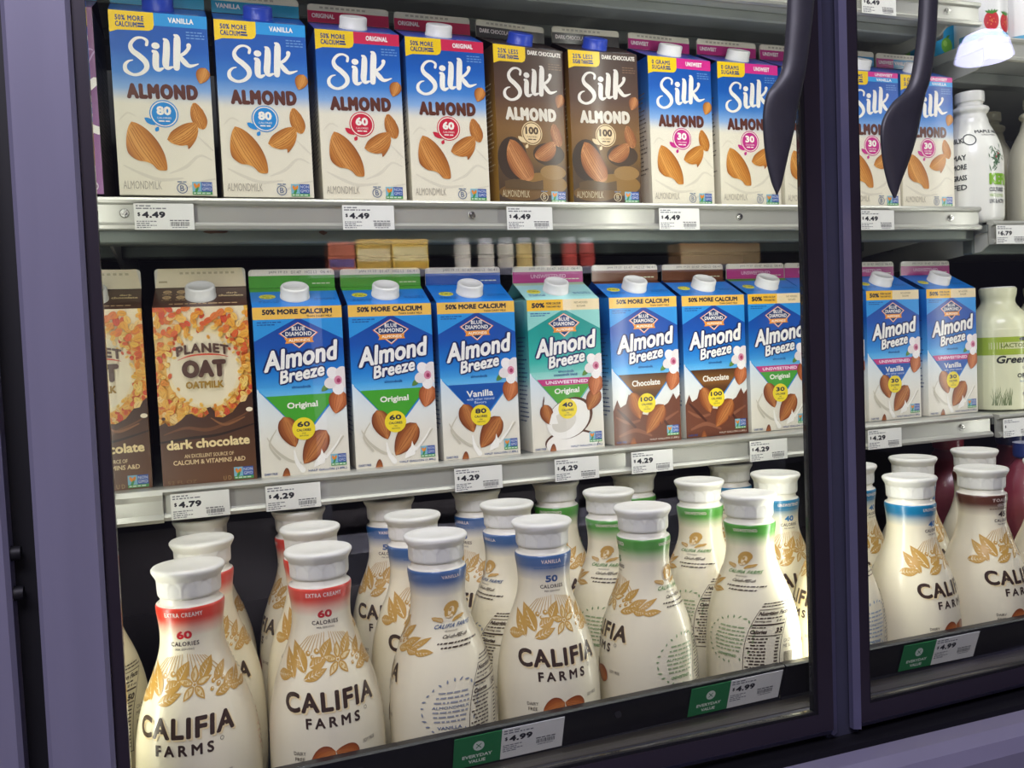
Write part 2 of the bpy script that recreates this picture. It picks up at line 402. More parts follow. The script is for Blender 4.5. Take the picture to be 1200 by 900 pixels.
def art_silk(kind):
    """front of a carton of the top shelf: 95.5 x 188"""
    P = dict(vanilla=('VANILLA', '#1f97dd', None, '80', '#1f8ad2', ('50% MORE', 'CALCIUM')),
             original=('ORIGINAL', '#d3254f', None, '60', '#c9223c', ('50% MORE', 'CALCIUM')),
             dark=('DARK CHOCOLATE', None, None, '100', '#e3c99a', ('25% LESS', 'SUGAR THAN')),
             unsweet=('UNSWEET', '#d92c8e', None, '30', '#c62a86', ('0 GRAMS', 'SUGAR')),
             unvan=('UNSWEET', '#d92c8e', '#2b9fe0', '30', '#c62a86', ('0 GRAMS', 'SUGAR')))[kind]
    H = 188; a = Art((0, 0, CW, H)); choc = kind == 'dark'
    if choc: bg = vramp([(0, '#3b2418'), (60, '#4f3120'), (100, '#7a5526'), (135, '#70501f'), (150, '#4d351a'), (188, '#3c2716')])
    else: bg = vramp([(0, '#0a4fa6'), (38, '#115cb6'), (62, '#3f80cb'), (78, '#86addb'), (92, '#e6e0cb'), (188, '#ebe4cd')])
    a.rect(0, 0, CW, H, bg, nv=48)
    # splash
    if choc:
        for u, v, ru, rv, c in ((20, 135, 20, 26, '#33200f'), (70, 128, 22, 14, '#3b260f'), (60, 165, 34, 14, '#8a6526'), (30, 176, 30, 10, '#6e4d1c'), (75, 150, 18, 9, '#95713a')): a.ell(u, v, ru, rv, c, n=24)
    else:
        for pts in ([(4,112,.8),(12,104,2.2),(20,107,1.2)], [(50,165,1.2),(66,158,3.5),(80,146,2.6),(92,150,1.4)], [(6,158,1.4),(22,166,3.2),(40,172,3.6),(62,170,2)], [(62,182,1.6),(78,174,2.6),(94,170,1.6)], [(80,126,1),(88,134,2.2),(94,140,1.4)]):
            a.stroke(pts, '#dcd5c0', n=5)
    # yellow flag and flavour band
    if P[1]:
        a.rect(40, 0, CW, 7 if P[2] else 13, P[1])
        if P[2]: a.rect(40, 7, CW, 13.6, P[2])
    a.poly([(0, 0), (43, 0), (43, 13), (41.5, 17), (38, 18.8), (8, 19.6), (0, 22.6)], '#f7cf12')
    a.text(P[5][0], 6, 4.2, 33.5, 9.8, '#173a7c', bold=.08, sp=1.12); a.text(P[5][1], 6, 10.8, 26.5, 16.4, '#173a7c', bold=.08, sp=1.12)
    for k in range(2): a.greek(27, 11.2 + k * 2.7, 34, 1.9, '#173a7c', 5 + k)
    if choc: a.text(P[0], 46, 3.2, 92, 8.6, '#e9e2d6', bold=.1)
    elif P[2]: a.text('UNSWEET', 55, 1.6, 86, 5.8, '#fbeef4', bold=.1); a.text('VANILLA', 57, 8.4, 84, 12.6, '#f2f6f8', bold=.1)
    else: a.text(P[0], 57, 3.6, 82, 9.2, '#f4f4ee', bold=.09, sp=1.12)
    for k in range(3): a.greek(74, 17 + k * 3, 92, 1.2, '#6f9cd6' if not choc else '#7b5b43', 9 + k)
    wordmark_silk(a, '#f4f1e6' if not choc else '#e9e3d8')
    ac = '#5d2f20' if not choc else '#ddd5c4'
    a.text('ALMOND', 12.6, 72.6, 82.4, 88.8, ac, bold=.17, sp=1.22, rot=1.2, res=3)
    # calories disc with leaves
    dc = P[4]; c2 = '#f3efe2' if not choc else '#4b3319'
    a.ell(47.5, 103.5, 14.2, 14.2, dc, n=32); a.ell(47.5, 103.5, 13.1, 13.1, '#efe9d8' if not choc else '#6d4c22', n=32); a.ell(47.5, 103.5, 12, 12, dc, n=32)
    a.leaf(33.5, 112, 13, 5.5, -35, dc); a.leaf(40, 119.5, 6, 4, 60, dc)
    a.text(P[3], 40.3 if len(P[3]) < 3 else 38.5, 95.6, 54.7 if len(P[3]) < 3 else 56.5, 105, c2, bold=.14)
    a.text('CALORIES', 40.5, 106.8, 54.5, 108.8, c2); a.greek(42, 110.4, 53, 1.3, c2, 2)
    # almonds
    al = dict(base='#c67f2e', dark='#97561f', light='#dfa04e') if not choc else dict(base='#a8652f', dark='#6a3a1c', light='#c98a52')
    if kind == 'original': al = dict(base='#bd7630', dark='#8c4e20', light='#d8974f')
    a.almond(88, 62, 18, 14, 20, seed=4, **al)
    a.nut([(76.5, 91), (80, 91), (85, 96.5), (89, 104), (90, 111), (87, 117.5), (82, 117.5), (76, 112), (73.6, 105), (74, 97)], (77, 90.5), (86, 118.5), seed=3, **al)
    if not choc:
        a.nut([(49, 130), (53, 122.5), (59, 117.5), (67, 113), (75, 111.2), (79, 112.5), (80.3, 119), (78.5, 127), (74.5, 134), (69.6, 139.5), (68.6, 135.4), (62, 136), (54, 134)], (79, 111), (50, 132), seed=2, **al)
        a.nut([(15.5, 112.8), (22, 114.8), (30, 120.5), (37.5, 129), (43.5, 139.5), (46.8, 150), (47.4, 161), (43, 162.4), (38, 161.5), (33, 156.2), (27, 153.6), (20, 152.6), (14, 149), (10.4, 144.6), (9.2, 137), (10, 127), (12.2, 118.5)], (14.5, 111.5), (45, 164), seed=1, **al)
    else:
        a.nut([(50, 129), (55, 122), (62, 117), (71, 113), (78, 113), (80, 120), (78, 128), (73, 134), (66, 137), (57, 136), (51, 133)], (79, 112), (50, 133), seed=2, **al)
        a.nut([(17, 112.8), (24, 114), (32, 120), (40, 130), (46, 141), (48, 151), (46, 159), (39, 162), (30, 160), (21, 154), (15, 146), (12, 136), (12.6, 124)], (15.5, 111.5), (46, 162), seed=1, **al)
    cr = '#e9e2cb' if not choc else '#59401d'
    if choc: a.poly([(8, 163), (20, 160), (34, 161), (46, 163), (60, 160), (60, 172), (8, 172)], cr)
    a.text('ALMONDMILK', 4, 173.5, 41, 182, '#a9a291' if not choc else '#cdbb95', sp=1.02)
    a.ring(61, 180.5, 5.4, .8, '#3d5a86' if not choc else '#d8c8a4'); a.text('B', 59, 177.6, 63, 183.4, '#3d5a86' if not choc else '#d8c8a4'); a.greek(56.5, 173.2, 65.5, 1.2, '#6f7f96', 6)
    badge(a, 71, 173.5, 91, 187)
    return a

def art_silk_fin(kind, H=21):
    c = dict(vanilla='#2191b8', original='#c22a52', dark='#231a1e', unsweet='#b82a7e', unvan='#b82a7e')[kind]
    a = Art((0, 0, CW, H)); a.rect(0, 0, CW, H, '#dcd6c6'); a.rect(0, 7.6, CW, H, c)
    if kind == 'unvan': a.rect(32, 7.6, CW, H, '#2a8cc0')
    for k in range(9): a.rect(14 + k * 6.2, 2.4, 18 + k * 6.2, 4.8, '#a9a498')
    t = dict(vanilla='VANILLA', original='ORIGINAL', dark='DARK CHOCOLATE', unsweet='UNSWEET', unvan='UNSWEET VANILLA')[kind]
    a.text(t, 4.5, 10.4, dict(dark=50, unvan=58).get(kind, 31), 15.8, '#eadfe2', bold=.1); return a
def art_silk_slope(kind, L):
    a = Art((0, 0, CW, L)); a.rect(0, 0, CW, L, '#0f4fa8' if kind != 'dark' else '#2e1d18'); a.rect(0, 0, CW, 4, '#1b3f78' if kind != 'dark' else '#231619')
    a.text('ALMONDMILK', 64, L - 7.5, 88, L - 4, '#dfe4e6', bold=.08); a.greek(6, L - 7, 34, 1.6, '#8fb0dc', 4); return a

AB = dict(
 original=dict(fl='Original', cal='60', tri='#46a52c', fin='#4c9b34', band=0),
 vanilla=dict(fl='Vanilla', cal='80', tri='#1254a8', fin='#2156a8', band=0, sub=1),
 coconut=dict(fl='Original', cal='40', tri='#55a83c', fin='#b23a80', band=1, un=1, sky=('#0f8f8c', '#27b3ab', '#8fd6cf')),
 chocolate=dict(fl='Chocolate', cal='100', tri='#6d4319', fin='#6b3d22', band=0),
 unoriginal=dict(fl='Original', cal='30', tri='#4aa53a', fin='#b23a80', band=1, un=1),
 unvanilla=dict(fl='Vanilla', cal='30', tri='#1c58ad', fin='#b23a80', band=1, un=1, sub=1))
def ab_words(a, t, u0, v0, u1, v1, rot, bold, extra, sh=.28):
    for b, c, d in ((bold, '#14235c', extra), (bold, '#f5f3ec', 0)):
        a.text(t, u0 - d, v0 - d, u1 + d, v1 + d, c, bold=(b + 2.0 * d / (v1 - v0) * 1.15), shear=sh, rot=rot, sp=1.03, res=3, k=10)
def art_ab(kind):
    p = AB[kind]; H = 185; a = Art((0, 0, CW, H)); teal = kind == 'coconut'; choc = kind == 'chocolate'
    low = [(0, '#dfe8ec'), (95, '#d7e6f0'), (120, '#e4e9e6'), (150, '#ebe6d6'), (185, '#e9e3d0')]
    a.rect(0, 0, CW, H, vramp(low), nv=30)
    sky = vramp([(10, '#0a3f97'), (45, '#0c52ae'), (75, '#1a7fd2'), (95, '#52aeea'), (145, '#1c74c8')]) if not teal else vramp([(10, '#0d8d88'), (45, '#149a92'), (75, '#35b5a8'), (95, '#86d2c6'), (145, '#2aa5a0')])
    # field with V-shaped lower edge, then deep hexagon
    def band(l, r, col, v0, v1, n):
        a.lay += 1
        for i in range(n):
            x, y = v0 + (v1 - v0) * i / n, v0 + (v1 - v0) * (i + 1) / n; a._tri([(l(x), x), (r(x), x), (r(y), y), (l(y), y)], col)
    l = lambda v: 0 if v < 89 else (v - 89) * 49 / 55.; r = lambda v: CW if v < 88 else CW - (v - 88) * 46.5 / 56.
    lt = '#2b93dc' if not teal else '#8fd0c8'
    band(l, r, vramp([(13, lt), (90, lt), (145, '#1f7bd0' if not teal else '#1d9c98')]), 13, 143.9, 10)
    hl = lambda v: max(0, 48 - (v - 12) * 48 / 25.) if v < 37 else 0
    hr = lambda v: min(CW, 48 + (v - 12) * 47.5 / 25.) if v < 37 else CW
    band(hl, hr, sky, 12.5, 37, 12); band(lambda v: 0, lambda v: CW, sky, 37, 88, 14)
    l2 = lambda v: max(0, (v - 88) * 1.0); r2 = lambda v: CW - max(0, v - 88) * 1.0
    band(l2, r2, vramp([(88, '#45a6e6' if not teal else '#86d2c6'), (97, '#6cbcee' if not teal else '#a5ded4')]), 88, 97, 3)
    # band across the top
    a.rect(0, 0, CW, 13.4, '#f0bf56' if not p['band'] else '#ecd9ae')
    if not p['band']:
        a.text('50% MORE CALCIUM', 10, 2.4, 85, 8.4, '#1b1f36', bold=.14); a.text('THAN DAIRY MILK', 57, 9.8, 85, 12.2, '#2b2b38', bold=.06)
    else:
        a.rect(0, 0, 47, 13.4, '#f3bd33'); a.text('50%', 6, 3.6, 23, 9.8, '#1b1f36', bold=.16); a.text('MORE CALCIUM', 25, 3.2, 44, 6.0, '#1b1f36', bold=.08); a.text('THAN DAIRY MILK', 25, 7.4, 44, 9.8, '#1b1f36', bold=.06)
        a.text('NO ADDED', 62, 3, 80, 5.6, '#5b5648'); a.text('SUGAR', 65, 7.2, 77, 9.8, '#5b5648')
    for k in range(2): a.greek(4, 16 + k * 2.6, 30 - 6 * k, 1.1, '#1a4f96', k + 2)
    # emblem
    a.poly([(47.4, 17), (68.5, 29), (47.4, 46), (26.3, 29)], '#e0762c'); a.poly([(47.4, 17.8), (67.2, 29), (47.4, 45), (27.6, 29)], '#f1ebdf'); a.poly([(47.4, 18.5), (66, 29), (47.4, 44), (28.8, 29)], '#12326a')
    a.text('BLUE', 40.5, 22, 54.5, 26.4, '#f1eee6', bold=.08, sp=1.1); a.text('DIAMOND', 33.5, 27.4, 61.5, 32.2, '#f1eee6', bold=.08, sp=1.1)
    a.poly([(32, 34.4), (47, 33.8), (63, 34), (62, 36.6), (63.6, 39.6), (47, 39.4), (32.6, 40.4), (34, 37.4)], '#ea9638'); a.text('ALMONDS', 36.5, 35.2, 59.5, 38.4, '#fbf0dc', bold=.08)
    # brand lettering
    ab_words(a, 'Breeze', 23.5, 66, 73.5, 80.8, 9, .085, 1.5); ab_words(a, 'Almond', 6.8, 43, 90.8, 65.5, 8.2, .085, 1.7)
    tk = '#1c4c8e'
    a.text('almondmilk', 37, 86.4, 58, 89.6, tk, bold=.05)
    if teal: a.text('coconutmilk blend', 31, 90.4, 62, 93.8, tk, bold=.05)
    # flavour triangle
    t0 = 97; tl = lambda v: 8.7 + (v - t0) * 39 / 45.; tr = lambda v: 86 - (v - t0) * 38.5 / 45.
    band(tl, tr, p['tri'] if not choc else vramp([(97, '#4a2c12'), (112, '#8a5a20'), (120, '#5f3a18'), (140, '#4a2c12')]), t0, 141, 12)
    f0 = 104.5
    if p.get('un'):
        a.poly([(8.7, 97), (86, 97), (81, 105), (15.8, 105)], '#c63b82'); a.text('UNSWEETENED', 20, 99, 76, 103.2, '#f6e3ee', bold=.1); f0 = 108.5
    x = 16.5 if p['fl'] != 'Chocolate' else 20
    a.text(p['fl'], 47.5 - x, f0, 47.5 + x, f0 + (7.8 if p['fl'] != 'Original' else 8.6), '#f4f2e8', bold=.07, rot=1.5, res=3)
    if p.get('sub'):
        a.text('with other natural', 31, f0 + 9, 65, f0 + 12, '#d6e2f2'); a.text('flavors', 40, f0 + 13, 55, f0 + 16, '#d6e2f2')
    # splash
    sp = '#fbf8ee' if not choc else '#6d3c26'; sh = '#cbc5b1' if not choc else '#4d2617'
    if choc:
        a.poly([(0, 142), (6, 128), (10, 138), (18, 134), (22, 122), (28, 126), (30, 142), (40, 148), (50, 150), (60, 148), (70, 140), (78, 136), (86, 124), (90, 132), (CW, 126), (CW, H), (0, H)], sp)
        for pts in ([(4,150,2),(20,158,4),(36,156,3)], [(60,164,3),(76,156,4),(92,148,2)], [(8,174,3),(30,168,5),(52,176,3)]): a.stroke(pts, '#8a563c', n=5)
        for pts in ([(6,140,2),(16,150,4),(30,164,3)], [(66,150,2),(80,168,4),(94,166,2)]): a.stroke(pts, sh, n=5)
    elif teal:
        a.ell(52, 176, 36, 16, '#5a3420', n=30); a.ell(52, 178, 34.5, 15.4, '#f4f0e6', n=30)
        a.ell(50, 146, 32, 24, '#5a3420', rot=-25, n=30); a.ell(48, 147, 30, 23, '#f6f3ea', rot=-25, n=30); a.ell(42, 150, 17, 12, '#ddd8ca', rot=-25, n=24)
        a.stroke([(14, 134, 1.2), (16, 124, 1.8), (17, 118, .8)], '#5a3420')
    else:
        for pts in ([(8,142,1),(16,156,2.6),(30,168,3.2),(42,172,2)], [(62,176,2),(78,160,3),(90,146,1.6)], [(18,134,1),(10,150,2),(20,166,2.6)]): a.stroke(pts, sh, n=5)
        for pts in ([(36,158,1.6),(38,170,4),(44,180,6)], [(70,168,3),(82,154,2),(88,144,1)]): a.stroke(pts, sp, n=5)
    al = dict(base='#a35a2a', dark='#6f3617', light='#c98446')
    if teal:
        a.almond(20, 140, 26, 17, -15, seed=2, **al); a.almond(82, 125, 30, 20, 30, seed=5, **al)
        a.poly([(22, 152), (26, 140), (30, 136), (34, 152)], '#f6f3ea')
    else:
        a.almond(32, 137, 36, 21.5, -18, seed=2, **al); a.almond(58.5, 155.5, 44, 25, 36, seed=3, **al)
        a.poly([(58, 171), (64, 164), (65.5, 158), (67.5, 164), (70, 165), (68, 174), (56, 178)], sp)
    a.ell(47.4, 134.4, 12.4, 12.4, '#f4dc2c', n=32)
    a.text(p['cal'], 40.5 if len(p['cal']) < 3 else 38.6, 126.4, 54.5 if len(p['cal']) < 3 else 56.2, 132.4, '#1d2440', bold=.14); a.text('CALORIES', 39.6, 134.4, 55.2, 137.2, '#1d2440', bold=.08)
    a.text('PER', 45.4, 138.6, 49.4, 140.2, '#1d2440'); a.text('SERVING', 42.5, 141.2, 52.3, 143, '#1d2440')
    # blossom
    a.almond(86, 107, 27, 21, 14, base='#c06a3a', dark='#8c4420', light='#d98a58', seed=6)
    a.leaf(74, 90, 14, 6, 40, '#5d8a3c')
    for k in range(5):
        t = 2 * PI * k / 5 + .3; a.ell(87 + 8.2 * math.cos(t), 82.5 + 9.6 * math.sin(t), 7.2, 6.4, '#f6f1ee' if k % 2 else '#ebe3e0', rot=math.degrees(t), n=14)
    a.ell(87.5, 83, 4.4, 5, '#d98aa4', n=14); a.ell(88, 83.4, 2.2, 2.6, '#a3365e', n=12)
    badge(a, 75, 165, 92, 178)
    a.almond(26, 187, 9, 22, 90, seed=8, **al)
    a.text('DAIRY FREE', 3, 180.5, 17, 183, '#2b4a86', bold=.05); a.text('HALF GALLON (1.89L)', 50, 180, 92, 183, '#2b4a86' if not choc else '#d9c8b6', bold=.05)
    return a
def art_ab_fin(kind, H=21):
    p = AB[kind]; a = Art((0, 0, CW, H)); a.rect(0, 0, CW, H, '#e6e0d0'); a.rect(0, 7.2, CW, H, p['fin'])
    x = 22
    for g in ('JAN 19 23', '01:47', 'HG2 L2', '06:41'):
        w = len(g) * 2.3; a.text(g, x, 2, x + w, 5.2, '#6d6a62'); x += w + 4
    if p.get('un'): a.text('UNSWEETENED', 24, 10.5, 72, 15.5, '#e7bcd4', bold=.06)
    a.greek(70, 16, 90, 1.2, '#cfd9b8', 5); return a
def art_ab_slope(kind, L):
    teal = kind == 'coconut'; g = AB[kind]['fin']; a = Art((0, 0, CW, L)); a.rect(0, 0, CW, L, '#1a7bd0' if not teal else '#9fd6d2')
    if kind in ('original', 'unoriginal', 'coconut'): a.rect(0, 0, CW, 11 if kind == 'original' else 8, '#4c9b34' if not teal else '#a9c9a0')
    elif kind in ('chocolate',): a.rect(0, 0, CW, 8, '#5b3520')
    a.ell(18, 25 if kind == 'original' else 28, 9, 6.4, '#d9d23a', n=20); a.text('BEST', 13, 21.8, 23, 24.6, '#3b5a22'); a.greek(11.5, 27, 24.5, 1.6, '#3b5a22', 3)
    for k in range(2): a.greek(8, 37 + 3.4 * k, 30, 1.5, '#0f4a8e', 7 + k); a.greek(68, 32 + 3.4 * k, 92, 1.5, '#0f4a8e', 9 + k)
    return a

def art_oat():
    H = 188; a = Art((0, 0, CW, H)); R = random.Random(7)
    a.rect(0, 0, CW, H, '#efe1bd'); a.rect(0, 10, CW, 130, vramp([(10, '#efe1bd'), (34, '#f0d088'), (60, '#edbc5c'), (130, '#eeb450')]), nv=20); a.ell(48, 66, 38, 43, '#f2e2b2', n=40); a.ell(48, 66, 34.5, 39, '#f1e5c4', n=40)
    cols = ['#e9a63c', '#e58f2a', '#f0be5e', '#d9602c', '#e07a3a', '#efb44a', '#f3cf86', '#d5502e']
    for i in range(900):
        u, v = R.uniform(-2, CW + 2), R.uniform(1, 140); d = math.hypot((u - 48) / 36., (v - 68) / 40.)
        if d < 1.0 + .12 * math.sin(u * .7 + v * .9): continue
        edge = min(1, (d - 1) * 2.2)
        if v < 22 and R.random() < .6: continue
        c = R.choice(cols); k = .6 + .4 * edge; rr = R.uniform(0, 180); s_ = R.uniform(.75, 1.25)
        if R.random() > .45 + .5 * edge: c = R.choice(['#f3cf70', '#efbb4a', '#f0c868', '#eaa83c'])
        a.ell(u, v, 4.3 * k * s_, 2.9 * k * s_, c, rot=rr, n=12)
        a.ell(u, v, 3.0 * k * s_, .35, mixc(c, '#8a3c16', .45), rot=rr, n=6)
    a.text('PLANET', 21, 38.6, 74, 49, '#54362a', bold=.12, arc=3.4, sp=1.12, res=3)
    a.stroke([(22.5, 56, .5), (34, 52, 1.4), (48, 50.8, 1.8), (62, 51.6, 1.4), (73, 54.2, .5)], '#d2482c', n=6)
    a.text('OAT', 25.5, 56.5, 70.5, 75.5, '#54362a', bold=.17, sp=1.08, res=4); a.text('OATMILK', 28.5, 79, 67, 87, '#a07a1c', bold=.12)
    a.poly([(0, 124), (6, 121), (9, 125), (15, 124), (22, 119), (27, 114), (33, 113), (37, 117), (44, 118), (50, 114), (48, 108), (52, 107), (56, 112), (56, 118), (64, 119), (74, 114), (82, 104), (88, 103), (91, 97), (CW, 93), (CW, H), (0, H)], vramp([(90, '#3d2417'), (125, '#4b2c1b'), (150, '#54331f'), (188, '#6a4428')]))
    for pts, c in (([(4,134,1),(26,128,3),(50,131,3.6),(80,120,2),(94,112,1)], '#6f4529'), ([(0,142,2),(30,139,3),(60,137,2.6),(95,128,1.6)], '#2c190f'), ([(52,119,1),(66,127,2.6),(86,120,1.4)], '#8a5a36')): a.stroke(pts, c, n=6)
    a.ell(91.5, 112, 3.6, 2.4, '#eee0c2', n=12); a.ell(4.5, 117, 2, 1.8, '#4b2c1b', n=10)
    a.text('dark chocolate', 6, 139.8, 90, 150, '#f0d9a0', bold=.1, rot=.8, res=3)
    a.text('AN EXCELLENT SOURCE OF', 23, 156, 73, 160, '#e3c796', bold=.03); a.text('CALCIUM & VITAMINS A&D', 11.5, 162, 84.5, 167, '#e3c796', bold=.06)
    badge(a, 72, 173.5, 92, 186.5); a.text('U D', 61, 182, 69, 186.5, '#b9935e'); a.text('52 FL OZ', 5, 183.4, 34, 187, '#8d6a44'); return a
def art_oat_fin(H=21):
    a = Art((0, 0, CW, H)); a.rect(0, 0, CW, H, '#e6d9b4'); 
    for k in range(10): a.rect(26 + k * 6, 4, 29.5 + k * 6, 6.4, '#c2b692')
    a.greek(4, 13.5, 14, 2, '#b3a47c', 2); return a
def art_oat_slope(L):
    a = Art((0, 0, CW, L)); a.rect(0, 0, CW, L, '#4a2b20')
    for i in range(2):
        for j in range(2): a.ell(13 + 14 * i, 12 + 15 * j, 4.6, 4.6, '#c9a97a', n=16); a.text('OU' if i else 'VG', 10.5 + 14 * i, 10 + 15 * j, 15.5 + 14 * i, 14 + 15 * j, '#4a2b20'); a.greek(8 + 14 * i, 18.6 + 15 * j, 18 + 14 * i, 1.2, '#c9a97a', i + j)
    a.text('dark', 74, 15, 86, 19.5, '#e6cf9e', bold=.06); a.text('chocolate', 66, 21.5, 92, 27, '#e6cf9e', bold=.08); a.greek(16, 44, 86, 2, '#c9a97a', 8); return a
def art_purple():
    H = 188; a = Art((0, 0, CW, H)); a.rect(0, 0, CW, H, vramp([(0, '#6b3566'), (100, '#7c3f80'), (188, '#9a5a9c')]), nv=20)
    wordmark = [[(s[0], s[1] + 2, s[2]) for s in st] for st in SILK_STROKES[1:]]
    a.stroke([(70, 98, 3), (84, 84, 7), (94, 74, 8)], '#efe9e2', n=8); a.stroke([(70, 100, 3), (84, 118, 7), (95, 124, 8)], '#efe9e2', n=8)
    for k in range(3): a.stroke([(82 + 4 * k, 44 + 5 * k, 1), (86 + 4 * k, 38 + 4 * k, 1.6), (91 + 3 * k, 43, .8)], '#a486b2', n=5)
    a.ring(86, 180, 5, .8, '#e3d6e6'); a.text('NON', 82.6, 176, 89.4, 179, '#e3d6e6'); a.text('GMO', 82.6, 180.4, 89.4, 183.4, '#e3d6e6'); return a

# ================================================================== bottle artwork (u along the arc from the front, v below the cap top)
OCH = '#c69b4a'
def art_bottle(kind):
    P = dict(creamy=('EXTRA CREAMY', '#d8301f', '60', '#c8202a'), vanilla=('VANILLA', '#2a5c96', '50', '#2a5288'), green=('UNSWEETENED', '#4b9a34', '35', '#3c8434'),
             blue=('UNSWEETENED', '#1577a4', '40', '#1c6fae'), coconut=('TOASTED', '#5c3126', '45', '#42322c'))[kind]
    a = Art(None); t, bc, cal, tc = P; cream = '#f1e9cd'; br = '#3e2c26'
    Wt = '#f3e3d8'
    a.text(t, -16 if kind == 'creamy' else -10 if kind == 'vanilla' else -15, 34.2, 16 if kind == 'creamy' else 10 if kind == 'vanilla' else 15, 38, Wt, bold=.05, sp=1.15)
    bu = math.radians(141) * 27; bw = 14 if kind == 'creamy' else 9 if kind == 'vanilla' else 13; a.text(t, bu - bw, 34.6, bu + bw, 37.8, Wt, bold=.05, sp=1.15)
    if kind == 'coconut': a.text('COCONUT', -8, 40.4, 8, 43.6, Wt, bold=.08)
    if kind != 'creamy': a.greek(-17, 42 if kind != 'coconut' else 46, 17, 1.1, bc, 4)
    a.text(cal, -6.2, 49.6, 6.2, 56.4, tc, bold=.14, res=3); a.text('CALORIES', -11.5, 58.6, 11.5, 62.2, br, bold=.06, sp=1.15); a.text('PER SERVING', -7.5, 64, 7.5, 65.6, br)
    for k in range(-8, 9):
        if k == 0: continue
        x0, x1 = k * 1.9, k * 3.6; a.stroke([(x0, 68 + abs(k) * .4, .5), (x1, 86 - abs(k) * .3, .9)], mixc(OCH, cream, .15), dot=False)
    V = (cream, 0); V1 = (cream, 1)
    a.leaf(-44, 103.5, 22, 9, 6, OCH, V); a.leaf(-36.5, 93.5, 25, 13, 112, OCH, V1); a.leaf(-26, 88, 27, 14, 112, OCH, V1); a.leaf(-12.5, 101.5, 23, 8.5, 22, OCH, V)
    a.leaf(-9, 92.5, 17, 10, 22, OCH, V1); a.leaf(-1, 82, 18, 9.5, 62, OCH, V1); a.leaf(17, 81, 19, 10, 64, OCH, V1); a.leaf(29, 86, 17, 9, 52, OCH, V1); a.leaf(39, 94, 18, 9, 32, OCH, V); a.leaf(34, 100, 20, 8, 16, OCH, V); a.leaf(46, 101, 16, 7.5, -8, OCH, V); a.leaf(50, 94, 17, 7, 40, OCH, V); a.leaf(58, 101.5, 19, 6.5, 4, OCH, V)
    for k in range(5):
        t_ = math.radians(90 + 72 * k); a.leaf(8 + 7.5 * math.cos(t_), 92 - 7.5 * math.sin(t_), 13.5, 6.2, math.degrees(t_), OCH); a.leaf(8 + 7.5 * math.cos(t_), 92 - 7.5 * math.sin(t_), 10, 3.4, math.degrees(t_), '#e6d3a4')
    a.ell(8, 92, 1.7, 1.7, cream, n=10); a.ell(8, 92, 1.1, 1.1, OCH, n=10)
    for u, v, r_ in ((-17, 85, 2.2), (-13.5, 88, 1.7), (-9.5, 83.5, 2.3), (23, 92, 1.9), (27, 89, 1.7), (27.5, 95, 2.1), (22, 97.5, 1.6), (31.5, 92, 1.7)): a.ell(u, v, r_, r_, OCH, n=12); a.ell(u + .5, v - .5, r_ * .4, r_ * .4, cream, n=8)
    a.text('CALIFIA', -41, 116, 43, 132.6, '#ead6a6', bold=.1, sp=1.12, res=4); a.text('CALIFIA', -42.5, 114.8, 41.5, 131.2, br, bold=.1, sp=1.12, res=4)
    a.text('FARMS', -23.5, 135.2, 23.5, 144, br, bold=.09, sp=1.5, res=3); a.ring(30, 135.4, 1.6, .35, br, n=14)
    a.almond(-10.5, 168, 22, 17, 70, base='#b4602c', dark='#843c18', light='#cf8448', seed=2); a.almond(10.5, 168, 22, 17, 110, base='#b4602c', dark='#843c18', light='#cf8448', seed=3)
    a.text('DAIRY', -36, 163, -25, 166, br); a.text('FREE', -35, 168, -26, 171, br); a.text('SOY FREE', 25, 161, 38, 164, br)
    # side wreath block, emblem and facts panel further round
    C = lambda deg, r_: math.radians(deg) * r_; a.lay += 1
    w0 = C(120, 49); R = random.Random(11)
    for k in range(26):
        t_ = 2 * PI * k / 26
        if -2.2 < t_ - PI / 2 < -.0 and k % 2: continue
        a.leaf(w0 + 26 * math.cos(t_), 148 + 24 * math.sin(t_), R.uniform(3, 5), 1.6, R.uniform(0, 180), mixc(tc, cream, .25))
    for k in range(7):
        if k in (3,): a.text('ALMONDMILK', w0 - 17, 146, w0 + 17, 148.4, mixc(tc, cream, .1), bold=.04)
        else: a.greek(w0 - 17 + abs(k - 3), 134 + k * 4.1, w0 + 17 - abs(k - 3), 1.5, mixc(tc, cream, .35), 20 + k)
    a.text(t.split()[0], w0 - 11, 163.5, w0 + 11, 166.4, mixc(tc, cream, .1), bold=.06)
    f0 = C(136, 26.4)
    a.ell(f0, 66.5, 6.4, 7.2, OCH, n=22); a.ell(f0, 67.6, 3, 4, '#efdcb4', n=18); a.ell(f0, 71.8, 3.4, 1.6, '#efdcb4', n=14)
    for k in range(11): a.ell(f0 + 6.4 * math.cos(PI * (k / 10. + 1)), 65.5 - 5.6 * math.sin(PI * k / 10.), 1.3, 1.3, OCH, n=8)
    for sg in (-1, 1):
        for j in range(3): a.leaf(f0 + sg * (7 + 3 * j), 74.5 - j * .6, 7, 3.2, 90 - sg * (50 + 12 * j), OCH, V)
    f1 = C(136, 30)
    a.text('CALIFIA FARMS', f1 - 18, 78.2, f1 + 18, 81.8, tc, bold=.06, sp=1.2); a.text('PRONOUNCED', f1 - 6, 83.6, f1 + 6, 85, br)
    f2 = C(136, 33); a.text('Cal-uh-FEE-uh', f2 - 12, 87, f2 + 12, 90, br, bold=.06); f3 = C(136, 36.5)
    a.greek(f3 - 21, 93.4, f3 + 21, 1.3, br, 31); a.greek(f3 - 15, 97, f3 + 15, 1.3, br, 32)
    n0 = C(144, 48); n1 = n0 + 38
    a.greek(n0, 110, n1 - 6, 1.1, br, 41); a.greek(n0, 112.6, n1, 1.1, br, 42)
    for q in ((n0, 116, n1, 116.6), (n0, 186, n1, 186.6), (n0, 116, n0 + .6, 186), (n1 - .6, 116, n1, 186)): a.rect(*q, br)
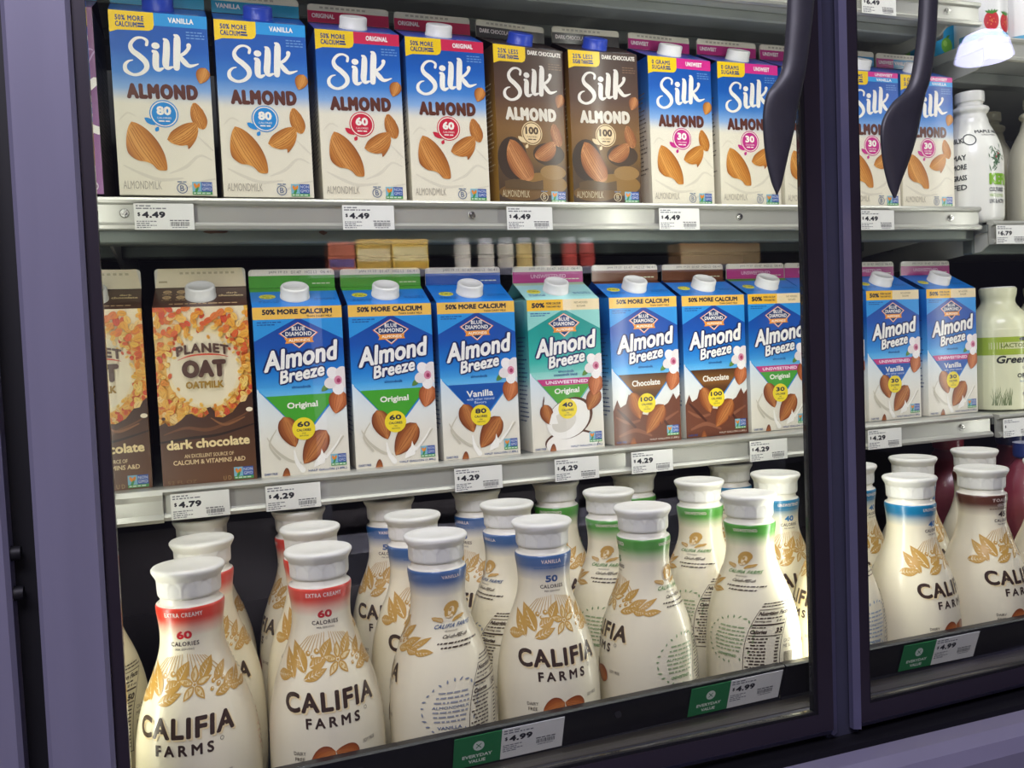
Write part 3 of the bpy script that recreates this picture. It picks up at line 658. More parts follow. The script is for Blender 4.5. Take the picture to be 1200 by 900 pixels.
    a.text('Nutrition Facts', n0 + 2, 118, n1 - 2, 122, br, bold=.12); a.greek(n0 + 2, 124, n1 - 8, 1.2, br, 51); a.text('Serving size', n0 + 2, 126.6, n0 + 19, 128.8, br, bold=.08); a.text('8 fl oz', n1 - 13, 126.6, n1 - 2, 128.8, br, bold=.08)
    a.rect(n0 + 1.5, 130.4, n1 - 1.5, 131.8, br); a.greek(n0 + 2, 133.2, n0 + 16, 1, br, 52); a.text('Calories', n0 + 2, 136, n0 + 19, 140, br, bold=.12); a.text(cal, n1 - 10, 134.6, n1 - 2, 140, br, bold=.14); a.rect(n0 + 1.5, 141.6, n1 - 1.5, 142.4, br)
    for k in range(12): a.greek(n0 + 2 + (k % 3) * 2, 144.4 + k * 3.3, n0 + 22, 1.2, br, 60 + k); a.rect(n1 - 7, 144.4 + k * 3.3, n1 - 3, 145.6 + k * 3.3, br)
    a.text('CA CRV', n1 + 3, 147, n1 + 14, 150.4, br); a.text('ME 5c', n1 + 3, 152.4, n1 + 13, 155.8, br)
    for k in range(14): a.rect(n1 + 4 + k * .9, 160, n1 + 4.3 + k * .9 + (k % 3) * .2, 172, br)
    return a

# ================================================================== price tags
def art_tag(price, W=58, H=27, seed=0):
    a = Art((0, 0, W, H)); k = '#3a3a40'
    a.rect(0, 0, W, H, '#e9e9e2'); a.greek(2, 2, 17, 1.3, '#77777c', seed); a.greek(2, 4.6, 31, 1.3, '#77777c', seed + 1)
    a.text('$', 3.2, 9.2, 6, 13.6, '#24242c', bold=.1); a.text(price, 7.5, 8.4, 30, 15, '#1c1c26', bold=.16, sp=1.05, res=3)
    for i in range(4): a.greek(2, 18 + i * 2.1, 15 if i % 2 else 21, 1, '#77777c', seed + 3 + i)
    a.greek(34, 17, 53, 1.1, '#55555a', seed + 9); R = random.Random(seed); x = 34.5
    while x < 53: w = R.uniform(.3, .8); a.rect(x, 19, x + w, 23.4, k); x += w + R.uniform(.35, .8)
    a.greek(36, 24.4, 51, .8, '#77777c', seed + 10); return a
def art_flag(H=33, W=46):
    a = Art((0, 0, W, H)); a.rect(0, 0, W, H, '#1e7a44')
    a.ell(W * .52, H * .36, 5.2, 5.2, '#d7e2d4', n=24)
    for t in (45, 135): r = math.radians(t); a.stroke([(W * .52 - 3 * math.cos(r), H * .36 - 3 * math.sin(r), .8), (W * .52 + 3 * math.cos(r), H * .36 + 3 * math.sin(r), .8)], '#1e7a44')
    a.text('EVERYDAY', W * .5 - 14, H * .62, W * .5 + 14, H * .73, '#dfe9da', bold=.12); a.text('VALUE', W * .5 - 8, H * .79, W * .5 + 8, H * .9, '#dfe9da', bold=.12); return a
# ================================================================== shared shapes
W = .0955; E = 4e-6; HS, HA = .188, .185; RISE, FIN = .024, .021; LSL = math.hypot(W / 2, RISE)
SIDE = {}
def side_art(cols, ink, H, seed):
    a = Art((0, 0, CW, H)); a.rect(0, 0, CW, H, vramp(cols), nv=24)
    R = random.Random(seed)
    a.text('Nutrition Facts', 12, 40, 48, 47, ink, bold=.1)
    for k in range(22): a.greek(12, 52 + k * 4.6, 12 + R.uniform(26, 38), 1.6, ink, seed * 31 + k)
    for k in range(20): a.greek(56, 44 + k * 5.4, 56 + R.uniform(20, 32), 1.6, ink, seed * 77 + k)
    return a
def carton_meshes(H, front, fin, slope, sidecols, ink, capmat, seed):
    b = MB(); h = H / 1000.
    b.box(.0002, .0002, 0, W - .0002, W, h, 'print', hx(sidecols[len(sidecols) // 2][1]))
    front.onto(b, 'print', lambda u, v, l: (u / 1000, -l * E, h - v / 1000))
    s = side_art(sidecols, ink, H, seed)
    s.onto(b, 'print', lambda u, v, l: (-l * E, W - u / 1000, h - v / 1000)); s.onto(b, 'print', lambda u, v, l: (W + l * E, u / 1000, h - v / 1000))
    body = b.mesh('carton_body')
    g = MB(); tc = hx(slope.P[0][2] if not isinstance(slope.P[0][2], list) else slope.P[0][2][0]); sc = hx(sidecols[0][1])
    R_ = h + RISE; y2 = W / 2
    # sloping panels, folded-in sides, standing seam
    slope.onto(g, 'print', lambda u, v, l: (u / 1000, y2 - v / 1000 * y2 / LSL - l * E * .45, R_ - v / 1000 * RISE / LSL + l * E * .9))
    g.add([(0, W, h), (W, W, h), (W, y2, R_), (0, y2, R_)], [(0, 1, 2, 3)], 'print', tc)
    for x, sg in ((0, 1), (W, -1)):
        i = x + sg * .033
        g.add([(x, 0, h), (x, W, h), (i, y2, h + .015), (x, y2, R_)], [(0, 1, 2), (0, 2, 3), (1, 3, 2)], 'print', sc)
    t, r, ft = .0011, .004, R_ + FIN
    prof = [(0, R_), (W, R_)] + [(W - r + r * math.cos(q), ft - r + r * math.sin(q)) for q in [PI / 2 * k / 4 for k in range(5)]] + [(r - r * math.sin(q), ft - r + r * math.cos(q)) for q in [PI / 2 * k / 4 for k in range(5)]]
    n = len(prof); vs = [(x, y2 - t, z) for x, z in prof] + [(x, y2 + t, z) for x, z in prof]; fc = hx('#d8d2c2')
    g.add(vs, [list(range(n)), list(range(n, 2 * n))[::-1]] + [(k, (k + 1) % n, n + (k + 1) % n, n + k) for k in range(n)], 'print', fc)
    f2 = Art((0, 0, CW, 21)); f2.P = fin.P; cut = []
    for poly, lay, col in fin.P:   # keep the rounded seam corners free of print
        q = [(min(max(u, .0 if v > 4 else 4 - math.sqrt(max(0, 16 - (4 - v) ** 2)) + .05), CW if v > 4 else CW - 4 + math.sqrt(max(0, 16 - (4 - v) ** 2)) - .05), v) for u, v in poly]; cut.append((q, lay, col))
    f2.P = cut; f2.onto(g, 'print', lambda u, v, l: (u / 1000, y2 - t - .00002 - l * E, ft - v / 1000))
    gable = g.mesh('carton_gable')
    c = MB(); cz = Vector((W / 2, y2 / 2, h + RISE / 2)); nr = Vector((0, -RISE, y2)).normalized()
    a = Vector((1, 0, 0)); bb = nr.cross(a); seg = 64
    prof = [(.0162, -.001), (.0162, .0022), (.0154, .0024), (.0154, .0115), (.0146, .0129), (.012, .0132), (.0118, .0127), (0.0001, .0127)]
    vs = []
    for r_, z_ in prof:
        for j in range(seg):
            q = 2 * PI * j / seg; rr = r_ + (.00028 * (1 if j % 2 else -1) if .0023 < z_ < .0118 and r_ > .015 else 0)
            vs.append(cz + nr * z_ + (a * math.cos(q) + bb * math.sin(q)) * rr)
    k = len(prof)
    c.add(vs, [(i * seg + j, i * seg + (j + 1) % seg, (i + 1) * seg + (j + 1) % seg, (i + 1) * seg + j) for i in range(k - 1) for j in range(seg)], capmat, None, True)
    return body, gable, c.mesh('screw_cap')
def silk_meshes(kind):
    ch = kind == 'dark'
    sc = [(0, '#0a4a9c'), (60, '#3a7cc4'), (88, '#e4dec9'), (188, '#e4dec9')] if not ch else [(0, '#3b2418'), (80, '#8a6428'), (188, '#a07a35')]
    return carton_meshes(188, art_silk(kind), art_silk_fin(kind), art_silk_slope(kind, LSL * 1000), sc, '#6f6a60' if not ch else '#d8c7a0', 'bluecap' if kind in ('vanilla', 'dark') else 'cap', 3)
def ab_meshes(kind):
    teal = kind == 'coconut'
    sc = [(0, '#1a76c8'), (40, '#0f56aa'), (95, '#58aae4'), (110, '#dfe6e6'), (185, '#e6e0d0')] if not teal else [(0, '#8fd0c8'), (40, '#149a92'), (95, '#86d2c6'), (110, '#e2e8e2'), (185, '#e6e0d0')]
    return carton_meshes(185, art_ab(kind), art_ab_fin(kind), art_ab_slope(kind, LSL * 1000), sc, '#23467c', 'cap', 5)
MESH = {}
def get(kind):
    if kind not in MESH:
        if kind[0] == 'S': MESH[kind] = silk_meshes(kind[2:])
        elif kind[0] == 'A': MESH[kind] = ab_meshes(kind[2:])
        elif kind == 'OAT': MESH[kind] = carton_meshes(188, art_oat(), art_oat_fin(), art_oat_slope(LSL * 1000), [(0, '#3a241a'), (188, '#4a2f20')], '#8d7448', 'cap', 9)
        elif kind == 'PUR':
            f = Art((0, 0, CW, 21)); f.rect(0, 0, CW, 21, '#dcd6c6'); f.rect(0, 7.6, CW, 21, '#2191b8'); s = Art((0, 0, CW, LSL * 1000)); s.rect(0, 0, CW, LSL * 1000, '#5d2a60')
            MESH[kind] = carton_meshes(188, art_purple(), f, s, [(0, '#2e2730'), (188, '#3a3138')], '#8a8088', 'cap', 13)
    return MESH[kind]
def carton(kind, x, y, z, a, label, group):
    t = thing('milk_carton', label, 'carton', (x, y, z), math.radians(a), group)
    b, g, c = get(kind); link('body', b, t); link('gable_top', g, t); o = link('screw_cap', c, t)
    if kind in ('S_vanilla', 'S_dark'): o['label'] = 'royal blue screw cap'
    return t

# ---- bottles
HB = .255
BPROF = [(24, 23.4), (29, 24.2), (30.2, 26.6), (32, 27.7), (36, 27.6), (45, 26.4), (55, 25.7), (64, 26.1), (74, 28.0), (86, 32.0), (101, 38.3), (115, 43.1), (129, 46.7), (144, 49.2), (158, 50.4), (178, 51.0), (202, 51.0), (225, 49.8), (243, 47.0), (251, 43.5), (255, 38.5)]
_d = catmull(BPROF, 8)
def BR(v):
    for (a, ra), (b, rb) in zip(_d, _d[1:]):
        if v <= b: return ra + (rb - ra) * (v - a) / (b - a) if v >= a else ra
    return _d[-1][1]
def bottle_meshes(kind):
    bc = dict(creamy='#dd3a24', vanilla='#2a5c96', green='#4b9a34', blue='#1577a4', coconut='#5c3126')[kind]
    b = MB(); fade = ramp([(0, '#e9e5d6'), (30.4, '#e9e5d6'), (30.8, bc), (41, bc), (47, mixc(bc, '#f1e9cd', .5)), (55, '#f1e9cd'), (255, '#efe7ca')])
    vs = sorted(set([p[0] for p in BPROF[:4]] + [30.4, 30.8] + [30 + 2.5 * k for k in range(88)] + [249, 251, 253, 254, 255]))
    vs = [v for v in vs if 24 <= v <= 255]
    b.lathe([(BR(v) / 1000, HB - v / 1000) for v in vs] + [(.0001, HB - .255)], 'sleeve', 96, colf=lambda z: fade((HB - z) * 1000))
    def nf(u, v):
        d = (BR(v + 1) - BR(v - 1)) / 2; q = math.hypot(1, d); t = u / BR(v); return (math.sin(t) / q, -math.cos(t) / q, d / q)
    def fn(u, v, l):
        r = BR(v) / 1000 + .00012 + l * E; t = u / BR(v); return (r * math.sin(t), -r * math.cos(t), HB - v / 1000)
    art_bottle(kind).onto(b, 'sleeve', fn, nf, step=(3.5, 4.))
    return b.mesh('bottle_body')
_c = MB()
def scallop(t, z):
    v = (HB - z) * 1000
    if v < 9 or v > 23.6: return 0
    f = ((t / (2 * PI) * 13) % 1) * 2 - 1; top = 9.5 + 7 * f * f + (3 if abs(f) > .86 else 0)
    return -.0006 * max(0, min(1, (v - top) / 1.2)) * (1 if abs(f) < .9 else .3)
_cp = [(.0001, 1.3), (.016, 1.3), (.0185, .5), (.0258, 0), (.0286, .5), (.0297, 1.8), (.0297, 3.4), (.0288, 5.4), (.0274, 7.8), (.0266, 9.4)] + [(.0262, 9 + k * 1.0) for k in range(1, 14)] + [(.0258, 23.4), (.0246, 24.2), (.0225, 24.2)]
_c.lathe([(r, HB - v / 1000) for r, v in _cp], 'milkcap', 130, rmod=scallop)
CAPM = _c.mesh('bottle_cap'); BM = {}
def bottle(kind, x, y, rot, label, group):
    if kind not in BM: BM[kind] = bottle_meshes(kind)
    t = thing('milk_bottle', label, 'bottle', (x, y, DECK), math.radians(rot), group)
    link('body', BM[kind], t); link('cap', CAPM, t); return t
DECK = -.345 - HB

# ================================================================== setting
def st(name, fn):
    m = MB(); fn(m); o = m.obj(name); o['kind'] = 'structure'; return o
st('wall_back', lambda m: m.box(-.32, .60, -.66, 1.95, .63, .86, 'liner'))
st('wall_left', lambda m: m.box(-.35, -.27, -.66, -.32, .63, .86, 'liner'))
st('wall_right', lambda m: m.box(1.95, -.27, -.66, 1.98, .63, .86, 'liner'))
st('ceiling', lambda m: m.box(-.35, -.27, .86, 1.98, .63, .89, 'linerw'))
st('floor', lambda m: m.box(-3, -4.2, -1.03, 4.5, .65, -1.0, 'floor'))
st('trim_1', lambda m: (m.box(.606, -.3185, -.60, .645, -.306, .86, 'mull', bev=.002), m.extrude_z([(.628, -.306), (.667, -.306), (.694, -.272), (.645, -.272)], -.60, .86, 'seal')))
st('trim_2', lambda m: m.extrude_x([(-.34, -.999), (-.34, -.574), (-.352, -.5665), (-.362, -.5595), (-.385, -.5575), (-.398, -.5625), (-.404, -.574), (-.404, -.612), (-.396, -.622), (-.378, -.627), (-.378, -.64), (-.392, -.646), (-.392, -.70), (-.37, -.705), (-.37, -.999)], -.6, 1.98, 'bumper'))
st('trim_3', lambda m: (m.box(-.6, -.339, -.62, 1.98, -.30, -.5675, 'seal'), m.box(-.6, -.30, -.66, 1.98, -.285, -.565, 'seal')))
st('trim_6', lambda m: m.box(-.125, -.318, -.60, -.030, -.272, .86, 'seal', bev=.004))
def led(x, side):
    m = MB(); m.extrude_z([(x - .012, -.271), (x + .012, -.271), (x + .012, -.264), (x, -.257), (x - .012, -.264)], -.58, .84, 'led'); return m
for k, x_ in enumerate((.672, -.055)):
    o = led(x_, 0).obj('trim_%d' % (7 + k)); o['kind'] = 'structure'
def strip_light(name, x, ang, power, y=-.252):
    l = bpy.data.lights.new(name, 'AREA'); l.shape = 'RECTANGLE'; l.size = .016; l.size_y = 1.4; l.energy = power; l.color = (1., 1., .92)
    o = bpy.data.objects.new(name, l); COL.objects.link(o); o.location = (x, y, .12)
    d = Vector((math.sin(ang), math.cos(ang), 0)); o.rotation_mode = 'QUATERNION'; z = -d; xx = Vector((0, 0, 1)).cross(z)
    o.rotation_quaternion = Matrix((xx, Vector((0, 0, 1)), z)).transposed().to_quaternion(); return o

# ---- shelves
RAIL = [(.012, 0), (-.001, 0), (-.006, -.0012), (-.0078, -.0038), (-.0064, -.0066), (-.002, -.0082), (-.002, -.0262), (-.006, -.0276), (-.0088, -.0302), (-.0078, -.0336), (-.003, -.0348), (.002, -.034), (.002, -.005), (.012, -.005)]
t_rail = {}
def shelf(name, label, x0, x1, y, z, beams, screws, depth=.5, brk=(), pan='steel', beam='darksteel'):
    t = thing(name, label, 'shelf', (x0, y, z), 0); L = x1 - x0
    m = MB(); m.box(0, .004, -.016, L, depth, -.0004, pan, bev=.0008); m.obj('shelf_pan', t)
    m = MB(); m.extrude_x(RAIL, 0, L, 'rail'); rl = m.obj('price_rail', t); t_rail[t.name] = rl
    for yb, yc, za, zb in beams:
        m = MB(); m.box(.0, yb, za, L, yc, zb, beam, bev=.002); m.obj('underside_beam', t)
    for xb in brk:
        m = MB(); pr = [(.006, -.014), (.006, -.034), (.02, -.043), (.05, -.045), (.22, -.06), (depth, -.075), (depth, -.014)]
        n = len(pr); xb -= x0; vs = [(xb, a, b) for a, b in pr] + [(xb + .003, a, b) for a, b in pr]
        m.add(vs, [list(range(n)), list(range(n, 2 * n))[::-1]] + [(k, (k + 1) % n, n + (k + 1) % n, n + k) for k in range(n)], 'bracket'); m.obj('bracket', t)
    for xs in screws:
        m = MB(); m.cyl((xs - x0, -.0015, -.017), (xs - x0, -.0045, -.017), .0052, .004, 'screw', 20); m.cyl((xs - x0, -.004, -.017), (xs - x0, -.0075, -.017), .003, .0024, 'screw', 6); m.obj('rail_screw', rl)
    return t
XE = 1.142
s0 = shelf('cooler_shelf', 'white steel shelf crossing the very top behind the doors', -.31, XE, -.02, .2885, [(.06, .10, -.03, -.016), (.17, .20, -.034, -.016), (.31, .34, -.03, -.016)], [1.083], brk=(1.09,), pan='pan', beam='beam')
s1 = shelf('cooler_shelf', 'white steel shelf carrying the upper row of almond milk cartons', -.31, XE, -.0135, -.0025, [(.006, .03, -.0475, -.016), (.165, .185, -.046, -.030)], [-.010, .3645, .7312, 1.0876], brk=(-.03, 1.08))
s2 = shelf('cooler_shelf', 'white steel shelf carrying the middle row of bright blue cartons', -.31, XE, -.0265, -.3055, [], [1.0868], brk=())
m = MB(); m.extrude_x([(-.0095, -.0035), (-.0112, -.006), (-.010, -.012), (-.0098, -.026), (-.0114, -.0315), (-.0095, -.0352), (-.0082, -.0352), (-.009, -.03), (-.0088, -.008), (-.008, -.0045)], .05, .32, 'rail'); m.obj('rail_cover', t_rail[s2.name])
for k, (xr, zr, wr) in enumerate(((.077, -.0345, .012), (.087, -.0335, .007), (.192, -.0355, .005))):
    m = MB(); RR = random.Random(k); n_ = 9; m.add([(xr + .31 + wr * math.cos(2 * PI * i / n_) * RR.uniform(.5, 1.1), .0058, zr + .0028 * math.sin(2 * PI * i / n_) * RR.uniform(.5, 1.2)) for i in range(n_)], [list(range(n_))], 'rust'); o = m.obj('rust_spot', s1); o['label'] = 'brown rust spot'
r0 = shelf('cooler_shelf', 'high white shelf of the right section under strawberry bottles', 1.151, 1.94, -.024, .2415, [(.1, .13, -.034, -.016)], [], brk=(1.154,), pan='pan', beam='beam')
r1 = shelf('cooler_shelf', 'right section shelf holding the tall white kefir bottle', 1.151, 1.94, -.026, -.0245, [(.03, .05, -.045, -.016)], [1.2155], brk=(1.154,))
r2 = shelf('cooler_shelf', 'right section shelf holding the green-labelled yogurt bottles', 1.151, 1.94, -.03, -.3075, [], [], brk=())

# ---- bottom deck with black tray
dk = thing('display_deck', 'low deck with black front tray carrying the rows of white bottles', 'deck', (-.31, -.26, DECK))
m = MB(); m.box(0, .002, -.014, 2.25, .84, 0, 'liner', bev=.001); m.obj('deck_pan', dk)
LIP = [(0, -.012), (0, .0895), (-.0100, .0905), (-.0122, .089), (-.0118, .0865), (-.0022, .0565), (-.0014, .0535), (-.0035, .0515), (-.0035, .0495), (-.002, -.012)]
for x0, y0, x1, a_, l in ((-.31, -.2832, .5955, math.atan(.028), 'long black tray guard in front of the bottles behind the near door'), (.5965, -.2585, 1.94, 0, 'black tray guard in front of the bottles behind the right door')):
    tr = thing('tray_guard', l, 'tray guard', (x0, y0, DECK), a_, 'black tray guards'); m = MB(); m.extrude_x(LIP, 0, x1 - x0, 'black'); m.obj('guard', tr)
    for k in range(3):
        m = MB(); xk = (x1 - x0) * (.25 + .27 * k); m.cyl((xk, -.0085, .076), (xk, -.0102, .0765), .004, .0035, 'seal', 14); m.obj('rivet', tr)
def sillfn(m): m.extrude_x([(-.263, DECK + .052), (-.282, DECK + .055), (-.290, DECK + .0535), (-.292, DECK + .048), (-.292, DECK - .02), (-.263, DECK - .02)], -.31, 1.94, 'sill')
st('trim_4', sillfn)
st('trim_5', lambda m: m.extrude_x([(-.292, DECK + .0535), (-.297, DECK + .0525), (-.299, DECK + .048), (-.299, DECK), (-.292, DECK)], -.31, 1.94, 'chrome'))

# ---- doors
def loft(rows, nx=16):
    m = MB(); vs = []
    for x0, x1, z, yf, hd in rows:
        cx, hw = (x0 + x1) / 2, (x1 - x0) / 2
        for j in range(nx):
            t = 2 * PI * j / nx; c, s_ = math.cos(t), math.sin(t)
            vs.append((cx + hw * c + hw * .18 * max(0, -s_), yf + hd - hd * (-s_ if s_ < 0 else -s_ * .7) * (1.0 if s_ < 0 else 1), z))
    k = len(rows); fs = [(i * nx + j, (i + 1) * nx + j, (i + 1) * nx + (j + 1) % nx, i * nx + (j + 1) % nx) for i in range(k - 1) for j in range(nx)]
    m.add(vs, fs + [list(range(nx))[::-1], list(range((k - 1) * nx, k * nx))], 'handle', None, True); return m
def handle(rows, fx, piv, parent):
    R_ = []
    for y, a, b in rows:
        x0, x1, z = fx(a, y), fx(b, y), .1075 - .00074 * y
        f = max(0, min(1, (y - 70) / 60.)); hd = .0075 - .003 * f; yf = -.392 + .004 * f
        if y > 195: hd *= max(.35, 1 - (y - 195) / 45.)
        x1 -= .004; R_.append((x0 - piv[0], x1 - piv[0], z - piv[2], yf - piv[1], hd))
    m = loft(catmull(R_, 4))
    x0, x1 = R_[0][0], R_[0][1]
    o = m.obj('handle', parent); o['label'] = 'curved black pull handle'
    m = MB(); m.cyl(((x0 + x1) / 2, -.385 - piv[1], .36 - piv[2]), ((x0 + x1) / 2 + .02, -.33 - piv[1], .37 - piv[2]), .013, .015, 'handle', 20); m.obj('handle_mount', o); return o
ZT = .83
P1 = (.6, -.33, -.2)
d1 = thing('door_1', 'near glass cooler door with pale grey hinge stile and black handle', 'glass door', P1, kind='structure'); d1.rotation_euler = (0, .0065, 0)
def q(m, x0, y0, z0, x1, y1, z1, mt, P, bev=0.): m.box(x0 - P[0], y0 - P[1], z0 - P[2], x1 - P[0], y1 - P[1], z1 - P[2], mt, bev=bev)
m = MB(); q(m, -.059, -.336, -.62, -.0166, -.3215, ZT, 'stile', P1, .003); m.obj('hinge_stile', d1)
m = MB(); q(m, -.0162, -.330, -.5535, -.0078, -.3215, ZT, 'frame', P1); q(m, .590, -.330, -.5535, .607, -.3215, ZT, 'frame', P1); q(m, -.0078, -.330, -.5535, .590, -.3215, -.5365, 'frame', P1); q(m, -.0078, -.33, ZT - .02, .59, -.3215, ZT, 'frame', P1); m.obj('frame', d1)
m = MB()
m.extrude_z([(.6072 - P1[0], -.33 - P1[1]), (.6148 - P1[0], -.3255 - P1[1]), (.6148 - P1[0], -.3215 - P1[1]), (.6072 - P1[0], -.3215 - P1[1])], -.5595 - P1[2], ZT - P1[2], 'frameedge_lit')
m.extrude_x([(0, -.5537 - P1[2]), (.0045, -.5595 - P1[2]), (.024, -.5595 - P1[2]), (.024, -.5537 - P1[2])], -.0166 - P1[0], .6072 - P1[0], 'frameedge_lit'); m.obj('edge_trim', d1)
m = MB(); q(m, .5865, -.3285, -.5365, .590, -.3215, ZT - .02, 'seal', P1); q(m, -.0078, -.3285, -.5365, .5865, -.3215, -.5335, 'seal', P1); m.obj('gasket', d1)
m = MB(); q(m, -.0077, -.3255, -.5334, .5864, -.3225, ZT - .02, 'glass', P1); m.obj('glass_pane', d1)
handle([(-330, 925, 962), (-200, 922, 958), (-100, 919, 954), (0, 917, 950), (40, 915, 946), (80, 911, 941), (98, 902, 938), (110, 894, 936), (130, 890, 932), (150, 890, 929), (180, 893, 922), (205, 898, 916), (216, 901, 912), (223, 904, 908)], lambda px, y: .5327 + (px - 917) * .00087 - .0000248 * y, P1, d1)
P2 = (.633, -.33, -.2)
d2 = thing('door_2', 'far glass cooler door at right with black handle on its left edge', 'glass door', P2, kind='structure'); d2.rotation_euler = (0, .0065, math.radians(2.))
m = MB(); q(m, .640, -.330, -.5535, .651, -.3215, ZT, 'frame', P2); q(m, .651, -.33, -.5535, 1.32, -.3215, -.5365, 'frame', P2); q(m, 1.30, -.33, -.5365, 1.32, -.3215, ZT, 'frame', P2); q(m, .651, -.33, ZT - .02, 1.30, -.3215, ZT, 'frame', P2); m.obj('frame', d2)
m = MB()
m.extrude_z([(0, .003), (.0068, 0), (.0068, .0085), (0, .0085)], -.5595 - P2[2], ZT - P2[2], 'frameedge_lit')
m.extrude_x([(0, -.5537 - P2[2]), (.0045, -.5595 - P2[2]), (.024, -.5595 - P2[2]), (.024, -.5537 - P2[2])], .007, .687, 'frameedge_lit'); m.obj('edge_trim', d2)
m = MB(); q(m, .651, -.3285, -.5365, .6535, -.3215, ZT - .02, 'seal', P2); q(m, .6535, -.3285, -.5365, 1.30, -.3215, -.5335, 'seal', P2); m.obj('gasket', d2)
m = MB(); q(m, .6536, -.3255, -.5334, 1.2999, -.3225, ZT - .02, 'glass', P2); m.obj('glass_pane', d2)
handle([(-330, 1080, 1104), (-200, 1077, 1100), (-100, 1073, 1096), (0, 1070, 1092), (40, 1067, 1090), (80, 1061, 1085), (98, 1052, 1081), (110, 1040, 1079), (130, 1029, 1076), (150, 1026, 1072), (180, 1029, 1063), (205, 1034, 1053), (216, 1037, 1049), (224, 1040, 1045)], lambda px, y: .6718 + (px - 1070) * .00097 - .000028 * y, P2, d2)
d3 = thing('door_3', 'edge of the neighbouring cooler door at the far left', 'glass door', (-.0755, -.33, -.2), kind='structure')
m = MB(); m.box(-.17, -.006, -.42, .0, .026, 1.03, 'stile', bev=.003); m.obj('stile', d3)
for zz in (-.10, -.128):
    m = MB(); m.cyl((-.001, .004, zz), (.006, .004, zz), .0055, .0045, 'seal', 16); m.obj('hinge_screw', d3)

# ================================================================== stock: upper row
G1 = 'almond milk cartons on the upper shelf'
carton('PUR', -.1235, -.012, 0, -2, 'plum purple carton half hidden by the pale door stile', G1)
U = [('S_vanilla', -.0134, -.0131, .5, 'blue-capped vanilla almond carton beside the plum purple carton'),
     ('S_vanilla', .0891, -.0087, -.1, 'blue-capped vanilla almond carton beside a red-banded original carton'),
     ('S_original', .1958, -.0022, .5, 'red-banded original almond carton beside a blue-capped vanilla carton'),
     ('S_original', .2987, .0006, .9, 'red-banded original almond carton beside a dark chocolate carton'),
     ('S_dark', .4067, .003, 5.9, 'dark chocolate almond carton beside a red-banded original carton, turned slightly'),
     ('S_dark', .5051, .0046, .4, 'dark chocolate almond carton beside a pink-banded unsweet carton'),
     ('S_unsweet', .6157, .0046, 2.8, 'pink-banded unsweet almond carton beside a dark chocolate carton'),
     ('S_unsweet', .7199, .0067, .6, 'pink-banded unsweet almond carton partly behind the first door handle'),
     ('S_unsweet', .8225, .008, .5, 'unsweet almond carton almost fully hidden behind the door mullion'),
     ('S_unvan', .921, .004, -.5, 'unsweet vanilla almond carton cut by the mullion and second handle'),
     ('S_unvan', 1.0226, .0047, -.2, 'unsweet vanilla almond carton at the right end of its shelf, by kefir')]
for k, x, y, a, l in U: carton(k, x, y, 0, a, l, G1)
# ---- middle row
G2 = 'plant milk cartons on the middle shelf'
ZM = -.3055
Mid = [('OAT', -.0955, -.014, 1.5, 'dark chocolate oat milk carton cut off by the pale door stile'),
       ('OAT', .0105, -.012, -3., 'dark chocolate oat milk carton fully visible beside the blue original carton'),
       ('A_original', .1105, -.020, -1.1, 'green-topped original carton standing next to the oat milk'),
       ('A_original', .2141, -.0157, -.6, 'green-topped original carton standing next to the plain vanilla one'),
       ('A_vanilla', .3176, -.0134, .1, 'blue-topped vanilla carton reading 80 calories, next to teal carton'),
       ('A_coconut', .4296, -.0129, -.5, 'teal coconut blend carton with pink unsweetened stripe'),
       ('A_chocolate', .5382, -.015, .1, 'brown-topped chocolate carton standing next to the teal carton'),
       ('A_chocolate', .6455, -.008, 1.0, 'brown-topped chocolate carton standing next to a pink-striped unsweetened one'),
       ('A_unoriginal', .7465, -.007, 1.0, 'unsweetened original carton with green panel beside the mullion'),
       ('A_unvanilla', .8435, -.005, 1.0, 'unsweetened vanilla carton mostly hidden behind the door mullion'),
       ('A_unvanilla', .945, -.0034, 1.0, 'unsweetened vanilla carton second from the right end of its shelf'),
       ('A_unvanilla', 1.0535, -.0031, 1.3, 'unsweetened vanilla carton at the right end, beside the yogurt bottle')]
for k, x, y, a, l in Mid: carton(k, x, y, ZM, a, l, G2)
carton('A_chocolate', 1.02, .125, ZM, 0, 'chocolate carton in the second row, seen through the gap at the right', G2)

